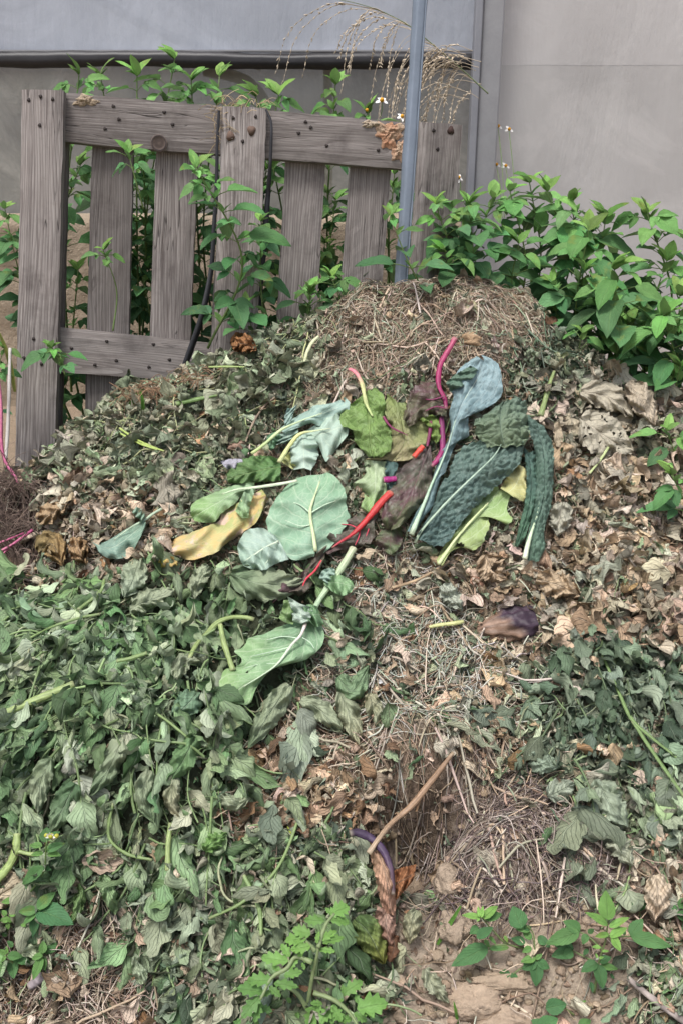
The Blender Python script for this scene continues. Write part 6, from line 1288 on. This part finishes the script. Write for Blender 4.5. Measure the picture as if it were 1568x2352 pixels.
# grass blades
def blade(label, path, w, col=(.10,.24,.04), h=.03):
    C = resample(np.array(path, float), 16); P = np.array([onheap_smooth(np.array([c[0]]), np.array([c[1]]), c[2])[0] for c in C]); T = nrm(np.gradient(P,axis=0)); sd = nrm(np.cross(T, CAM-P)); d = float((P[0]-CAM)@FWD)
    hw = w*d/FPX*np.sin(np.pi*np.linspace(.12,.98,16))**.6
    v = np.linspace(-1,1,3); V = P[:,None]+sd[:,None]*(hw[:,None]*v[None])[...,None]; V[:,1] -= nrm(CAM-P)*hw[:,None]*.5
    G = Geo(); luv = np.zeros((16,3,3)); luv[...,0] = np.linspace(0,1,16)[:,None]; luv[...,1] = v[None]
    G.add(V.reshape(-1,3), gridf(16,3), col, luv.reshape(-1,3)); tag(G.build('grass_blade', M_WEED), label, 'grass blade', 'grass blades')
blade('green grass blade standing on the soil left of the lime-tipped seedling', [(1003,2170,.0),(1030,2125,.03),(1058,2080,.05)], 5); blade('short green grass blade at the bottom edge on the soil', [(1050,2352,.01),(1046,2325,.03),(1041,2300,.04)], 3.5)
blade('green grass blade curving up at the foot of the second slat', [(295,960,.0),(305,920,.04),(335,888,.06)], 5); blade('second grass blade at the foot of the second slat', [(330,960,.0),(328,920,.05),(322,895,.07)], 4)
blade('long yellowing grass blade at the left edge beside the pallet', [(35,900,.02),(20,820,.08),(-5,755,.12)], 5, (.22,.24,.06)); blade('thin yellow-green pod-like blade in the brown flakes of the middle', [(682,1935,.02),(672,1918,.03),(660,1898,.03)], 3, (.36,.42,.06))

# flowers
M_PETAL = tint_mat('petal', .6, .3, 60, .2, .1)
def flower(label, px, py, Y, size, stem_to, face, petals=5, group='small white flowers', miss=()):
    c = at(px,py,Y); root = empty('wildflower', c, label, 'flower', group); f = nrm(np.array(face, float)); s1 = nrm(np.cross(f,[0.1,0.2,1])); s2 = np.cross(f,s1)
    G = Geo()
    for k in range(petals):
        if k in miss: continue
        a = 6.283*k/petals+.4; d = nrm(s1*math.cos(a)+s2*math.sin(a)-f*.15); V,F,L = ovate(c+d*size*.18, c+d*size, f, .62, .1, .1, 8, 5, 0, 0, np.random.default_rng(k), .6); G.add(V,F,(.80,.79,.76),L)
    if G.n: G.build('petals', M_PETAL, root)
    bm = bmesh.new(); bmesh.ops.create_icosphere(bm, subdivisions=2, radius=1); bv = np.array([v.co[:] for v in bm.verts]); bf = np.array([[v.index for v in q.verts] for q in bm.faces]); bm.free()
    G2 = Geo(); G2.add(bv*size*.34+c+f*size*.12, bf, (.62,.30,.02)); G2.build('disc', M_PETAL, root)
    e = at(*stem_to); V,F,L = tube(resample(np.array([c-f*size*.1,(c+e)/2+[.004,0,0],e]),12), .0011, 5); G3 = Geo(); G3.add(V,F,(.12,.2,.05),L); G3.build('stem', M_STEM, root)
flower('white flower with a yellow middle above the right half of the top board', 876,231,2.55,.019,(872,270,2.56),(.1,-.75,.75),5,miss=(1,)); flower('yellow flower bud without petals beside the bright weed over the top board', 842,254,2.55,.014,(845,285,2.56),(0,-.5,1),0)
flower('half hidden white flower just right of the leaning pipe', 922,268,2.5,.016,(925,300,2.5),(.3,-.6,.6),5,miss=(2,)); flower('white flower between the right upright board and the steel column', 1052,408,2.5,.015,(1055,440,2.5),(.3,-.7,.4),5)
for x,y,l in ((1143,290,'small white flower against the grey film, upper left of a pair'),(1168,297,'small white flower against the grey film, upper right of a pair'),(1139,378,'small white flower against the grey film, lower left of a pair'),(1160,381,'small white flower against the grey film, lower right of a pair')):
    flower(l, x,y,WY-.03,.017,(x+14,500,2.75),(.2,-.8,.4),5,'white flowers at the grey film',miss=(1,3))
def fh():
    c = onheap_smooth(np.array([118.]), np.array([1920.]), .155)[0]; root = empty('wildflower', c, 'tiny white and yellow flower head on the upright weed at the lower left', 'flower', 'small white flowers')
    bm = bmesh.new(); bmesh.ops.create_icosphere(bm, subdivisions=2, radius=1); bv = np.array([v.co[:] for v in bm.verts]); bf = np.array([[v.index for v in q.verts] for q in bm.faces]); bm.free()
    G = Geo()
    for dx,dy,s in ((0,0,.0042),(-.007,.001,.0032),(.008,0,.0034)): G.add(bv*s+c+np.array([dx,0,dy]), bf, (.36,.36,.05))
    G.build('disc', M_PETAL, root); G = Geo()
    for k in range(5):
        a = math.pi*k/4; d = np.array([math.cos(a)*.8,-.4,math.sin(a)]); V,F,L = ovate(c+d*.003, c+d*.009, np.array([0,-1,.3]), .6, .1,.1,6,3,0,0,np.random.default_rng(k)); G.add(V,F,(.8,.8,.74),L)
    G.build('petals', M_PETAL, root)
fh()

# dry grass plume
def plume():
    r = np.random.default_rng(77); Y = 2.85
    root = empty('dry_grass_plume', at(1090,200,Y), 'dry beige grass plume arching from behind the steel column over the black rail', 'grass plume')
    main = resample(at(np.array([1120.,1060,990,940,880,820,760]), np.array([215.,160,100,60,28,8,-4]), Y), 60); G = Geo(); V,F,L = tube(main, np.linspace(.0022,.0008,60), 6); G.add(V,F,(.16,.20,.10),L); G.build('stem', M_STEM, root)
    px, py = proj(main); B = Geo()
    def spike(b, dx, drop, n=1):
        C = np.array([b, b+np.array([dx*.45,r.normal(0,.01),.012]), b+np.array([dx*.85,r.normal(0,.015),-drop*.35]), b+np.array([dx,r.normal(0,.02),-drop])])
        C = resample(C, 22); V,F,L = tube(C, np.linspace(.0009,.0004,22), 4, False); col = np.array([.50,.42,.32])*np.exp(r.normal(0,.15)); B.add(V,F,col,L)
        for k in range(5,22):
            for _ in range(2):
                d = nrm(C[min(k,20)+1]-C[min(k,20)]+r.normal(0,.004,3)); e = C[k]+d*r.uniform(.006,.013)+r.normal(0,.0018,3); q = np.array([C[k],(C[k]+e)/2,e]); V,F,L = tube(q, np.array([.0008,.0019,.0006]), 4, False); B.add(V,F,col*np.exp(r.normal(0,.18)),L)
    for k in range(36):
        i = int(r.uniform(4,46)); spike(main[i], -r.uniform(.05,.24)*(.5+i/60), r.uniform(.08,.30)*(1.1 if i < 30 else .75))
    m2 = at(1075,290,Y)
    for k in range(20): spike(at(r.uniform(1050,1105), r.uniform(110,230), Y), -r.uniform(.08,.22), r.uniform(.06,.20))
    B.build('panicle', M_STRAW, root)
plume()

# leaning stalks at the left edge and straw on the post
def free(name, label, cat, paths, col, grp=None, sides=7, mat=None):
    G = Geo()
    for p in paths:
        C = resample(np.array(p, float), 30); W = at(C[:,0],C[:,1],C[:,2]); d = (W-CAM)@FWD; V,F,L = tube(W, C[:,3]*d/FPX, sides); G.add(V,F,ramp_t(L,*col) if isinstance(col,list) else col,L)
    return tag(G.build(name, mat or M_STEM), label, cat, grp)
PK = [(0,(.42,.16,.22)),(.5,(.46,.12,.22)),(1,(.36,.06,.16))]
free('pink_stalk', 'long pink stalk leaning along the left edge down into the dark roots', 'stalk', [[(-8,830,2.05,3.5),(3,930,1.98,3.5),(4,1015,1.94,3.5),(12,1058,1.92,3.5),(37,1097,1.89,4),(62,1148,1.86,4),(82,1186,1.82,4)]], PK, 'pink stalks at the left edge')
free('pink_stalk', 'pair of pink stalks fanning out of the dark roots at the left edge', 'stalk', [[(-10,1272,1.68,3),(30,1250,1.70,3),(75,1218,1.74,3.5)],[(-10,1250,1.69,2.4),(22,1238,1.71,2.4),(55,1225,1.74,2.6)],[(-10,1290,1.66,2),(15,1265,1.69,2.2),(35,1248,1.71,2.2)]], PK, 'pink stalks at the left edge')
free('dry_stick', 'whitish grey peeling stalk standing left of the pallet beside the pink stalk', 'stick', [[(24,800,2.1,3.5),(22,890,2.05,4),(19,980,2.0,4),(14,1060,1.95,4)]], (.46,.43,.40), None, 7, M_STRAW)
def tuft(name, label, pts_, n, ln, col, seed, spread=1.0):
    r = np.random.default_rng(seed); G = Geo()
    for k in range(n):
        b = np.array(pts_[r.integers(len(pts_))], float)+r.normal(0,.008,3); a = r.uniform(0,6.28); d = np.array([math.cos(a), .35*math.sin(a), r.normal(-.1,.35)*spread]); l = r.uniform(.4,1)*ln
        P = np.array([b, b+d*l*.5+[0,0,.006], b+d*l+[0,0,r.uniform(-.015,.006)]]); V,F,L = tube(resample(P,7), r.uniform(.0005,.001), 3, False); G.add(V,F,np.array(col)*np.exp(r.normal(0,.25)),L)
    return tag(G.build(name, M_STRAW), label, 'straw')
pp = [onplane(np.array([x]),np.array([y]),o_)[0] for x,y,o_ in ((520,240,-.02),(545,238,-.015),(570,240,-.01),(595,242,-.015),(506,255,-.01),(505,290,-.01),(508,320,-.012))]
tuft('straw_tuft', 'wisps of dry straw caught on top of the middle upright board', pp, 90, .055, (.40,.31,.19), 5)
rr = [at(x,y,Y_) for x,y,Y_ in ((0,1090,1.85),(30,1120,1.83),(60,1110,1.83),(10,1180,1.78),(50,1200,1.77),(10,1240,1.72),(40,1280,1.68),(-30,1200,1.76))]
tuft('root_tuft', 'dark tangle of dry roots hanging at the left edge below the pallet foot', rr, 340, .085, (.15,.11,.09), 6, 2.2)
rr = [onheap_smooth(np.array([float(x)]),np.array([float(y)]),.05)[0] for x,y in ((330,895),(380,880),(430,868),(300,910),(460,860),(360,905))]
tuft('root_tuft', 'reddish fine root tangle on the litter at the foot of the second slat', rr, 160, .06, (.30,.19,.12), 7, 1.0)

# ================================================================== light, sky, camera
w = bpy.data.worlds.new('World'); scene.world = w; w.use_nodes = True; nt = w.node_tree; nt.nodes.clear()
sky = nt.nodes.new('ShaderNodeTexSky'); sky.sky_type = 'NISHITA'; sky.sun_disc = False; EL, AZ = math.radians(70), math.radians(-140)
sky.sun_elevation = EL; sky.sun_rotation = AZ; sky.air_density = 1.0; sky.dust_density = 5.0; sky.ozone_density = 1.0
hs = nt.nodes.new('ShaderNodeHueSaturation'); hs.inputs['Saturation'].default_value = .62
bg = nt.nodes.new('ShaderNodeBackground'); bg.inputs['Strength'].default_value = .10; ow = nt.nodes.new('ShaderNodeOutputWorld')
nt.links.new(sky.outputs[0], hs.inputs['Color']); nt.links.new(hs.outputs[0], bg.inputs[0]); nt.links.new(bg.outputs[0], ow.inputs[0])
sd = bpy.data.lights.new('sun', 'SUN'); sd.energy = 1.5; sd.angle = math.radians(14); sd.color = (1,.985,.96)
so = bpy.data.objects.new('sun', sd); COL.objects.link(so)
dirv = Vector((math.sin(AZ)*math.cos(EL), math.cos(AZ)*math.cos(EL), math.sin(EL)))
so.rotation_euler = dirv.to_track_quat('Z','Y').to_euler(); so.location = (0,0,6)
cd = bpy.data.cameras.new('camera'); co = bpy.data.objects.new('camera', cd); COL.objects.link(co)
co.location = CAM; co.rotation_euler = (math.pi/2-PITCH, 0, 0)
cd.sensor_fit = 'VERTICAL'; cd.sensor_height = 36; cd.lens = FPX/2352*36; cd.clip_start = .02; cd.clip_end = 400
scene.camera = co
scene.view_settings.view_transform = 'Standard'; scene.view_settings.look = 'None'; scene.view_settings.exposure = 1.0; scene.view_settings.gamma = 1
scene.cycles.max_bounces = 6; scene.cycles.transparent_max_bounces = 8
